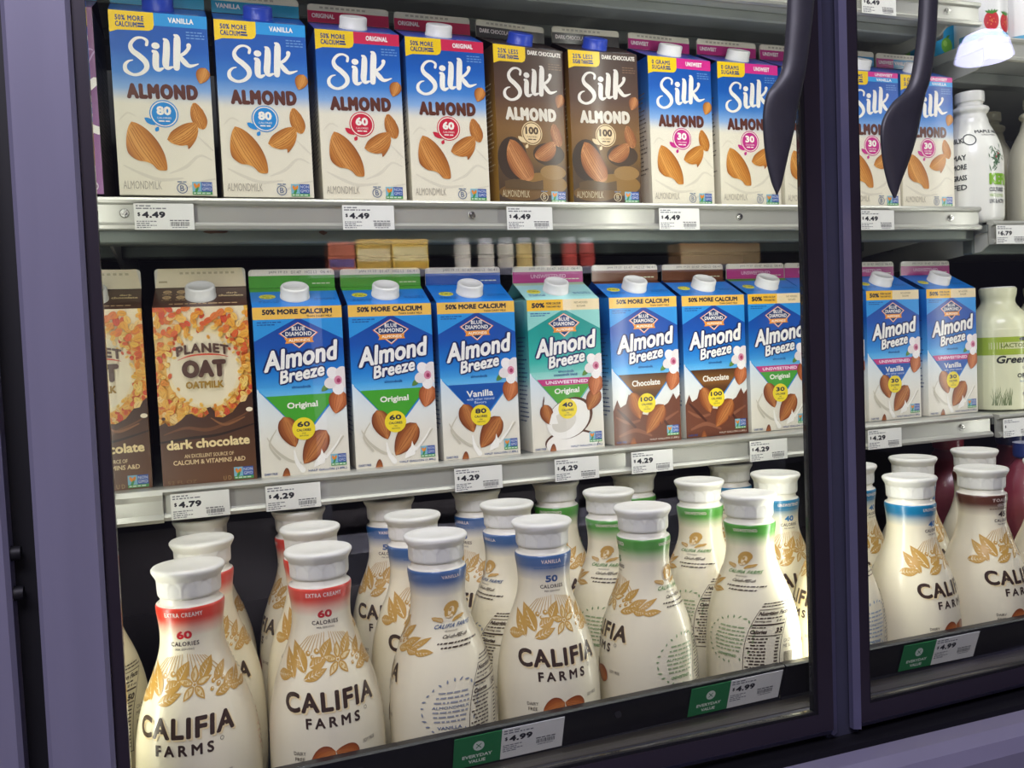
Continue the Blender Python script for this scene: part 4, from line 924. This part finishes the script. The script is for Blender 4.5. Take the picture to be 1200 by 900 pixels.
# ---- bottles
G3 = 'white carafe bottles on the bottom deck'
Bt = [('creamy', .035, -.220, -13, 'red-banded extra creamy bottle at the front corner by the pale stile'),
      ('creamy', .144, -.2155, 0, 'red-banded extra creamy bottle in front row, second from the pale stile'),
      ('vanilla', .253, -.212, -125, 'blue-banded vanilla bottle in front row showing its back print'),
      ('vanilla', .362, -.207, -4, 'blue-banded vanilla bottle in front row facing out, 50 calories'),
      ('green', .478, -.198, -105, 'green-banded bottle in front row turned sideways with a blank side'),
      ('green', .609, -.196, -183, 'green-banded bottle in front row showing its nutrition facts'),
      ('creamy', .046, -.115, 0, 'red-banded bottle directly behind the corner extra creamy bottle'),
      ('creamy', .149, -.112, 0, 'red-banded bottle directly behind the second extra creamy bottle'),
      ('vanilla', .255, -.108, 0, 'blue-banded vanilla bottle in second row reading 50 calories'),
      ('vanilla', .362, -.1025, -206, 'blue-banded vanilla bottle in second row turned to its facts panel'),
      ('green', .489, -.095, -171, 'green-banded bottle in second row directly behind the sideways green one'),
      ('green', .612, -.090, -181, 'green-banded bottle in second row behind the nutrition facts bottle'),
      ('blue', .715, -.098, 0, 'light blue-banded 40 calorie bottle in second row beside the mullion'),
      ('blue', .716, -.204, -110, 'front bottle mostly hidden by the mullion, only its shoulder showing'),
      ('blue', .822, -.205, 17, 'light blue-banded bottle in front row just right of the mullion'),
      ('coconut', .932, -.204, 8, 'brown-banded toasted coconut bottle in front row behind the right door'),
      ('blue', .832, -.098, 20, 'second-row bottle peeking out beside the mullion behind right door'),
      ('blue', .936, -.092, 30, 'second-row bottle behind and between light blue and brown-banded bottles'),
      ('coconut', 1.05, -.085, 20, 'second-row bottle behind the brown-banded toasted coconut one'),
      ('coconut', 1.043, -.205, 20, 'brown-banded bottle at the right edge of the picture, partly cut'),
      ('creamy', .0455, .002, 0, 'back-row bottle whose cap shows under the 4.79 tag'),
      ('creamy', .149, -.002, -100, 'back-row red-banded bottle whose cap shows under the leftmost 4.29 tag'),
      ('vanilla', .2535, .006, -20, 'back-row blue-banded bottle between the leftmost two 4.29 tags'),
      ('vanilla', .3598, .004, -60, 'back-row blue-banded bottle whose cap shows under the second 4.29 tag'),
      ('green', .4652, .008, -40, 'back-row green-banded bottle whose cap shows under the third 4.29 tag'),
      ('green', .5767, .012, -40, 'back-row green-banded bottle whose cap shows under the fourth 4.29 tag'),
      ('blue', .72, .008, -40, 'back-row light blue-banded bottle right under the shelf near the mullion'),
      ('vanilla', -.078, -.215, -180, 'front bottle behind the pale stile with only a sliver of shoulder'),
      ('vanilla', -.060, -.098, -134, 'second-row bottle beside the pale stile with facts print showing')]
for k, x, y, r, l in Bt: bottle(k, x, y, r, l, G3)

# ---- price tags
def tag(name, mesh, loc, label, tilt=0., group='price tags on the shelf rails'):
    o = link(name, mesh, None, loc); o.rotation_euler = (math.radians(tilt), 0, 0); return setp(o, label, 'price tag', group)
def tagmesh(price, seed, w=58, h=27):
    b = MB(); b.box(0, -.0002, 0, w / 1000., .0002, h / 1000., 'paper', hx('#e4e4dc')); art_tag(price, w, h, seed).onto(b, 'paper', lambda u, v, l: (u / 1000, -.00022 - l * E, (h - v) / 1000)); return b.mesh('price_tag')
T449, T429, T479 = tagmesh('4.49', 1), tagmesh('4.29', 2), tagmesh('4.79', 3)
y1, y2_ = -.0135 - .0096, -.0265 - .0096
for x, l in ((-.0005, 'white 4.49 tag under the leftmost blue-capped vanilla cartons'), (.2125, 'white 4.49 tag under the red-banded original cartons'), (.4055, 'white 4.49 tag under the dark chocolate almond cartons'), (.6085, 'white 4.49 tag under the pink-banded unsweet cartons'), (.921, 'white 4.49 tag under the unsweet vanilla cartons, right of mullion')):
    tag('price_tag', T449, (x, y1, -.0372), l)
tag('price_tag', T479, (.0174, y2_ - .0025, -.3385), 'white 4.79 tag under the oat milk cartons')
for x, l in ((.1124, 'white 4.29 tag under the green-topped carton next to the oat milk'), (.3228, 'white 4.29 tag under the plain vanilla carton'), (.4476, 'white 4.29 tag under the teal coconut carton'), (.5501, 'white 4.29 tag under the first brown-topped chocolate carton'), (.7222, 'white 4.29 tag under the carton beside the mullion'), (.913, 'white 4.29 tag in the right door under the blue cartons')):
    tag('price_tag', T429, (x, y2_, -.3400), l)
tag('price_tag', tagmesh('6.49', 4), (.927, -.0296, .2545), 'white 6.49 tag on the topmost shelf rail')
tag('price_tag', tagmesh('6.79', 5), (1.153, -.0356, -.0590), 'white 6.79 tag on the rail under the kefir bottle')
tag('price_tag', tagmesh('', 6), (1.155, -.0396, -.3420), 'white tag on the rail under the green-labelled yogurt bottles')
def valuetag(x, y, rz, label, k=1.):
    t = thing('price_tag', label, 'price tag', (x, y, DECK + .0555), 0, 'green and white tags on the black tray')
    t.rotation_euler = (math.radians(18), 0, rz)
    f, pnl = MB(), MB(); w0 = .0445 * k; af = art_flag(33, 44.5 * k)
    f.box(0, -.0003, 0, w0, .0001, .033, 'paper', hx('#1e7a44')); af.onto(f, 'paper', lambda u, v, l: (u / 1000, -.00032 - l * E, .033 - v / 1000)); o = f.obj('value_flag', t); o['label'] = 'green flag reading EVERYDAY VALUE'
    pw = 61 * k
    pnl.box(w0 + .0002, -.0003, 0, w0 + pw / 1000, .0001, .033, 'paper', hx('#dcdce6')); art_tag('4.99', pw, 33, 11).onto(pnl, 'paper', lambda u, v, l: (w0 + u / 1000, -.00032 - l * E, .033 - v / 1000)); pnl.obj('price_panel', t); return t
ty = lambda x: -.2832 + .028 * (x + .31) - .0034
valuetag(.2435, ty(.2435), math.atan(.028), 'green and white 4.99 tag in front of the vanilla bottles')
valuetag(.4840, ty(.484), math.atan(.028), 'green and white 4.99 tag in front of the green-banded bottles', 1.02)
valuetag(.7460, -.2585 - .0034, 0, 'green and white 4.99 tag in front of the right door bottles', 1.0)

# ---- right section bottles
def lathe_bottle(name, label, cat, loc, prof, mt, art=None, rot=0., capm=None, capprof=None, group=None, colf=None):
    t = thing(name, label, cat, loc, math.radians(rot), group); d = catmull(prof, 6); H_ = max(z for r, z in prof)
    def R_(v):
        z = H_ * 1000 - v
        for (ra, a), (rb, b) in zip(d, d[1:]):
            if b * 1000 <= z <= a * 1000: return (ra + (rb - ra) * ((a * 1000 - z) / ((a - b) * 1000 or 1))) * 1000
        return d[-1][0] * 1000
    b = MB(); b.lathe(d, mt, 64, colf=colf)
    if art: art.onto(b, mt, lambda u, v, l: (lambda r, q_: (r * math.sin(q_), -r * math.cos(q_), H_ - v / 1000))(R_(v) / 1000 + .0002 + l * E, u / R_(v)), lambda u, v: (math.sin(u / R_(v)), -math.cos(u / R_(v)), 0), step=(3.5, 5))
    b.obj('body', t)
    if capprof: c = MB(); c.lathe(capprof, capm, 48); c.obj('cap', t)
    return t
def art_kefir():
    a = Art(None); k = '#33363a'
    a.text('MAPLE HILL', -16, 62, 26, 67, k, bold=.1); a.text('CREAMERY', -8, 69, 16, 71.5, k)
    R = random.Random(5)
    for i in range(60): a.leaf(10 + R.gauss(0, 5.5), 104 + R.gauss(0, 8), R.uniform(6, 11), 1.5, R.uniform(20, 160), R.choice(['#2f5a34', '#47724a', '#3a6440']))
    for u, v in ((9, 104), (14, 99)): a.ell(u, v, 1.6, 1.6, '#b23a48')
    a.text('KEFIR', -4, 128, 40, 145, '#7fb32c', bold=.16, res=3); a.text('CULTURED', -4, 149, 24, 155, '#55585c', bold=.06); a.text('WHOLE MILK', -4, 158, 24, 163, '#9bbf5a'); a.text('LIVE & ACTIVE', -4, 166, 26, 172, '#55585c', bold=.05)
    a.ring(-26, 76, 9, 1.5, '#55595c'); 
    for k_, (t_, v) in enumerate((('MILK', 72), ('MAY', 98), ('MORE', 112), ('GRASS', 128), ('FED', 142))): a.text(t_, -54, v, -34, v + 8, '#3d4144', bold=.08)
    return a
KP = [(.0195, .200), (.0205, .198), (.0205, .186), (.0185, .184), (.0185, .180), (.0255, .176), (.0262, .171), (.0225, .166), (.023, .162), (.0245, .158), (.0265, .150), (.034, .135), (.0405, .118), (.0440, .098), (.0445, .07), (.0445, .02), (.043, .006), (.038, .0)]
KZ = -.0245
wcol = lambda z: hx('#e9e9e0')
lathe_bottle('kefir_bottle', 'tall white kefir bottle with green lettering beside the last almond carton', 'bottle', (1.178, .03, KZ), KP, 'sleeve', art_kefir(), -10, colf=wcol, group='white drink bottles in the right section')
lathe_bottle('kefir_bottle', 'blank cream bottle behind and right of the kefir bottle', 'bottle', (1.322, .128, KZ), KP, 'sleeve', None, 0, colf=lambda z: hx('#dcd8bd'), group='white drink bottles in the right section')
a = Art(None)
a.text('ICE CREAM', -36, 88, 10, 98, '#b8402c', bold=.18); a.rect(-40, 102, 40, 103, '#5a564c')
for k_ in range(4): a.text(('Coffee Flavor', 'Protein', '12g sugar', 'Keep cold')[k_], -34, 108 + 13 * k_, -8, 113 + 13 * k_, '#4a463e', shear=.2); a.rect(-40, 117 + 13 * k_, 40, 117.6 + 13 * k_, '#5a564c')
lathe_bottle('kefir_bottle', 'cream bottle with red lettering at the right edge, upper right shelf', 'bottle', (1.318, .03, KZ), KP, 'sleeve', a, 0, colf=lambda z: hx('#e2dfc6'), group='white drink bottles in the right section')
def art_gv():
    a = Art(None); 
    a.rect(-150, 75, 150, 102, '#9db23c', nu=80); a.rect(-46, 83, 46, 93, '#cfd2a0', nu=24); a.text('LACTOSE FREE', -30, 84.6, 34, 91, '#6d7a3a', bold=.08)
    a.ell(2, 78.6, 6, 2.6, '#33383a'); a.ell(8, 77, 2, 1.6, '#33383a'); 
    for x in (-2.5, 5.5): a.rect(x, 79.6, x + 1.2, 83, '#33383a')
    a.text('Green Valley', -36, 103, 56, 118, '#2a2d2c', bold=.07, shear=.25, res=3); a.text('CREAMERY', 0, 120, 30, 123, '#55584e', sp=1.4)
    a.text('ORGANIC', -8, 130, 34, 137, '#3a3c38', bold=.1); a.text('lactose free kefir', -4, 140, 30, 143.4, '#5f86a8'); a.text('PLAIN', 4, 145.6, 22, 149.4, '#4a78a6', bold=.08)
    R = random.Random(3)
    for i in range(26): x = R.uniform(-44, -16); a.stroke([(x, 178, 1.2), (x + R.uniform(-2, 2), 170, .9), (x + R.uniform(-6, 6), R.uniform(150, 163), .3)], '#7d8a62', dot=False, n=3)
    a.ell(20, 160, 20, 5, '#8f9388'); a.ell(20, 159.6, 17, 3.8, '#e2e0c4'); a.poly([(0, 160), (40, 160), (36, 172), (6, 172)], '#6f7678'); return a
GP = [(.0245, .187), (.0255, .1865), (.0262, .184), (.0255, .176), (.0238, .169), (.0245, .163), (.030, .155), (.038, .147), (.0435, .138), (.0462, .126), (.047, .11), (.047, .012), (.045, .004), (.04, 0)]
GZ = -.3075
for i, (x, y, r, l) in enumerate(((1.2215, .025, -8, 'pale green yogurt bottle with olive band beside the last blue carton'), (1.320, .03, 0, 'pale green yogurt bottle cut by the right edge of the picture'))):
    lathe_bottle('yogurt_bottle', l, 'bottle', (x, y, GZ), GP, 'sleeve', art_gv(), r, 'cap', [(.0001, .1885), (.023, .1885), (.0248, .187), (.0248, .184)], 'yogurt bottles in the right section', colf=lambda z: hx('#dfe0bb'))
# strawberry bottles and cartons, top right
def art_straw():
    a = Art(None); a.rect(-60, 187, 60, 197, '#4f9fc4', nu=40)
    for u, v in ((-12, 172), (12, 174), (34, 171)):
        a.ell(u, v, 11, 14, '#c2333a', n=20); 
        for k in range(10): a.ell(u + 7 * math.cos(k * 2.4) * (k / 10.), v + 9 * math.sin(k * 2.4) * (k / 10.), .7, 1, '#e7a05a', n=6)
        for k in range(5): a.leaf(u - 6 + 3 * k, v - 13, 8, 3, 150 - 30 * k, '#4e8a3c')
    return a
SP = [(.017, .20), (.018, .198), (.018, .182), (.022, .172), (.031, .155), (.0355, .135), (.036, .10), (.036, .01), (.033, 0)]
for x, y, rz, l in ((1.192, .02, -5, 'strawberry drink bottle on the high right shelf, left of the pair'), (1.268, .018, 0, 'strawberry drink bottle on the high right shelf, right of the pair')):
    lathe_bottle('drink_bottle', l, 'bottle', (x, y, .2415), SP, 'sleeve', art_straw(), rz, group='drink bottles on the high right shelf', colf=lambda z: hx('#e6e6e4'))
def simplebox(name, label, cat, loc, size, base, art, group, gable=False):
    t = thing(name, label, cat, loc, 0, group); b = MB(); w, d, h = size; b.box(0, 0, 0, w, d, h, 'print', hx(base), bev=.001)
    if art: art.onto(b, 'print', lambda u, v, l: (u / 1000, -.00005 - l * E, h - v / 1000)); art.onto(b, 'print', lambda u, v, l: (-.00005 - l * E, (d * 1000 - u) / 1000, h - v / 1000))
    b.obj('body', t)
    c = MB(); c.add([(0, 0, h), (w, 0, h), (w, d, h), (0, d, h), (0, d / 2, h + d * .3), (w, d / 2, h + d * .3)], [(0, 1, 5, 4), (3, 4, 5, 2), (0, 4, 3), (1, 2, 5)], 'print', hx(base)); c.obj('gable_top', t); return t
def art_apple(w, h, g):
    a = Art((0, 0, w, h)); a.rect(0, 0, w, h, g); 
    for u, v in ((w * .35, h - 22), (w * .7, h - 30)): a.ell(u, v, 11, 12, '#6fa83a', n=18); a.ell(u - 3, v - 3, 4, 5, '#9cc65a', n=12); a.leaf(u + 3, v - 14, 9, 4, 35, '#3f7a34')
    return a
for x, y, l in ((1.156, .078, 'sky blue carton on the high right shelf just behind the strawberry bottles'), (1.156, .18, 'sky blue carton deepest on the high right shelf')):
    simplebox('juice_carton', l, 'carton', (x, y, .2415), (.085, .085, .17), '#2f93bd', art_apple(85, 170, '#2f93bd'), 'blue cartons on the high right shelf')
simplebox('juice_carton', 'teal carton with green apples at the top right edge', 'carton', (1.315, .0, .2415), (.09, .09, .18), '#2b8ba6', art_apple(90, 180, '#2b8ba6'), 'blue cartons on the high right shelf')
# maroon jugs low right
JP = [(.0001, .255), (.021, .255), (.0225, .252), (.0225, .236), (.020, .234), (.021, .228), (.028, .218), (.042, .196), (.050, .17), (.052, .13), (.052, .02), (.049, .004), (.044, 0)]
for x, y, cc, l in ((1.152, .06, '#8c1f30', 'maroon juice bottle with red cap behind the brown-banded bottle'), (1.262, .04, '#25346e', 'maroon juice bottle with navy cap at lower right'), (1.16, -.08, '#25346e', 'maroon juice bottle low at right, between the white bottles')):
    a = Art(None); a.rect(-34, 120, 34, 190, '#a45560', nu=16); a.ell(0, 138, 14, 14, '#6d5f9c', n=24)
    for k_ in range(5): a.greek(-26, 160 + 5 * k_, 26, 1.8, '#e0c8c8', k_)
    fcol = (lambda c_: lambda z: hx(c_) if z > .233 else hx('#7c3442'))(cc)
    lathe_bottle('juice_bottle', l, 'bottle', (x, y, DECK), JP, 'sleeve', a, 10, group='maroon juice bottles', colf=fcol)

# ================================================================== the aisle opposite, seen in the door glass
g = thing('aisle_shelf_unit', 'low grey shelving unit across the aisle, mirrored faintly in the glass', 'shelving', (.42, -3.05, -1.008))
m = MB(); m.box(0, 0, 1.085, 1.95, .32, 1.115, 'store', bev=.003); m.obj('shelf_board', g)
m = MB(); m.box(0, 0, 0, 1.95, .32, .12, 'store', bev=.003); m.obj('base', g)
for x_ in (0, .95, 1.91):
    m = MB(); m.box(x_, .05, .12, x_ + .04, .29, 1.085, 'store'); m.obj('upright', g)
def boxthing(label, x0, x1, y, h, c, stripe, sw=(.15, .4)):
    b = MB(); w, d = x1 - x0, .10; b.box(0, -d, 0, w, 0, h, 'print', hx(c), bev=.001); b.box(.004, 0, h * sw[0], w - .004, .0004, h * sw[1], 'print', hx(stripe));
    o = b.obj('snack_box', None, (x0, y, .107)); return setp(o, label, 'box', 'boxes across the aisle mirrored in the glass')
for x0, x1, y, h, c, s_, sw, l in ((.502, .597, -2.8, .105, '#96523c', '#5a4a72', (.15, .42), 'brick red box mirrored in the glass above the vanilla carton'), (.602, .727, -2.8, .114, '#a08238', '#b9aa80', (.3, .7), 'ochre box mirrored beside the brick red box'), (.731, .866, -2.8, .114, '#b08e38', '#c4b684', (.3, .75), 'ochre box mirrored furthest from the brick red box'),
    (1.91, 2.29, -2.78, .09, '#8a6a48', '#a08a68', (.1, .8), 'low tan box mirrored above the chocolate cartons')):
    boxthing(l, x0, x1, y, h, c, s_, sw)
for i, (x, y, c, nm) in enumerate(((1.007, -2.84, '#b4b0a4', 'first pale jar'), (1.10, -2.84, '#b4b0a4', 'second pale jar'), (1.18, -2.84, '#aaa698', 'third pale jar'), (1.256, -2.84, '#b09a62', 'amber jar'), (1.333, -2.84, '#b4b0a4', 'last pale jar'), (1.445, -2.84, '#8f3a34', 'first red jar'), (1.52, -2.84, '#8f3a34', 'second red jar'))):
    b = MB(); k = 1.0; b.lathe([(.0001, .10 * k + .02), (.026, .10 * k + .02), (.027, .097 * k + .02), (.027, .082 * k + .02), (.031, .075 * k + .02), (.032, .068 * k + .02), (.032, .008), (.030, 0), (.0001, 0)], 'sleeve', 28, colf=(lambda c_: lambda z: hx('#77777c') if z > .1 else hx(c_))(c))
    o = b.obj('jar', None, (x, y, .107)); setp(o, nm + ' of the row across the aisle, mirrored in the glass', 'jar', 'jars across the aisle mirrored in the glass')
# pendant lamp
LP = (2.380, -1.535, .604)
lp = thing('pendant_lamp', 'glowing pendant lamp mirrored in the glass at upper right', 'lamp', LP)
b = MB(); b.lathe([(.0001, .082), (.025, .079), (.05, .069), (.066, .045), (.076, .010), (.078, 0), (.073, -.003), (.0001, -.008)], 'lampglow', 40); b.obj('lamp_shade', lp)
b = MB(); b.cyl((0, 0, .085), (0, 0, 1.2), .006, .006, 'lampmetal', 10); b.obj('lamp_stem', lp)

# ================================================================== light, camera
def area(name, loc, target, sx, sy, power, col):
    l = bpy.data.lights.new(name, 'AREA'); l.shape = 'RECTANGLE'; l.size = sx; l.size_y = sy; l.energy = power; l.color = col
    o = bpy.data.objects.new(name, l); COL.objects.link(o); o.location = loc; o.rotation_mode = 'QUATERNION'
    o.rotation_quaternion = (Vector(target) - Vector(loc)).to_track_quat('-Z', 'Y'); return o
for i, (x, a_, p) in enumerate(((.672, -1.0, 1.0), (.672, .85, 1.1), (-.055, .75, .8), (-.055, -.5, .2), (1.36, -.85, 1.2))):
    strip_light('mullion_led', x, a_, p)
area('canopy_led', (.7, -.20, .84), (.7, -.05, 0), 2.2, .05, 5.6, (1., 1., .94))
area('store_light', (-.6, -2.2, 1.9), (.2, -.3, -.2), 1.6, .8, 70., (.88, .84, 1.))
al_ = area('aisle_fill', (1.1, -1.9, 1.6), (1.1, -2.75, .15), 2.0, .4, 95., (1., .95, .9)); al_.data.spread = math.radians(50)  # added fill lamp, brightens the boxes and jars mirrored in the glass
w = bpy.data.worlds.new('store_ambient'); scene.world = w; w.use_nodes = True
w.node_tree.nodes['Background'].inputs[0].default_value = (.34, .30, .46, 1); w.node_tree.nodes['Background'].inputs[1].default_value = .10

cam = bpy.data.cameras.new('camera'); co = bpy.data.objects.new('camera', cam); COL.objects.link(co)
cam.sensor_width = 36; cam.lens = 1030. / 1200 * 36; cam.clip_start = .01
yaw, pit, rol = .3388, .0479, -.0448
F = Vector((math.sin(yaw) * math.cos(pit), math.cos(yaw) * math.cos(pit), -math.sin(pit))); R0 = Vector((math.cos(yaw), -math.sin(yaw), 0)); U0 = R0.cross(F)
Rv = R0 * math.cos(rol) + U0 * math.sin(rol); Uv = U0 * math.cos(rol) - R0 * math.sin(rol)
mw = Matrix((Rv, Uv, -F)).transposed().to_4x4(); mw.translation = Vector((.0552, -1.009, -.1697)); co.matrix_world = mw
scene.camera = co
vs_ = scene.view_settings; scene.display_settings.display_device = 'sRGB'; vs_.view_transform = 'Standard'; vs_.look = 'None'; vs_.gamma = 1; vs_.exposure = .2; vs_.use_curve_mapping = False
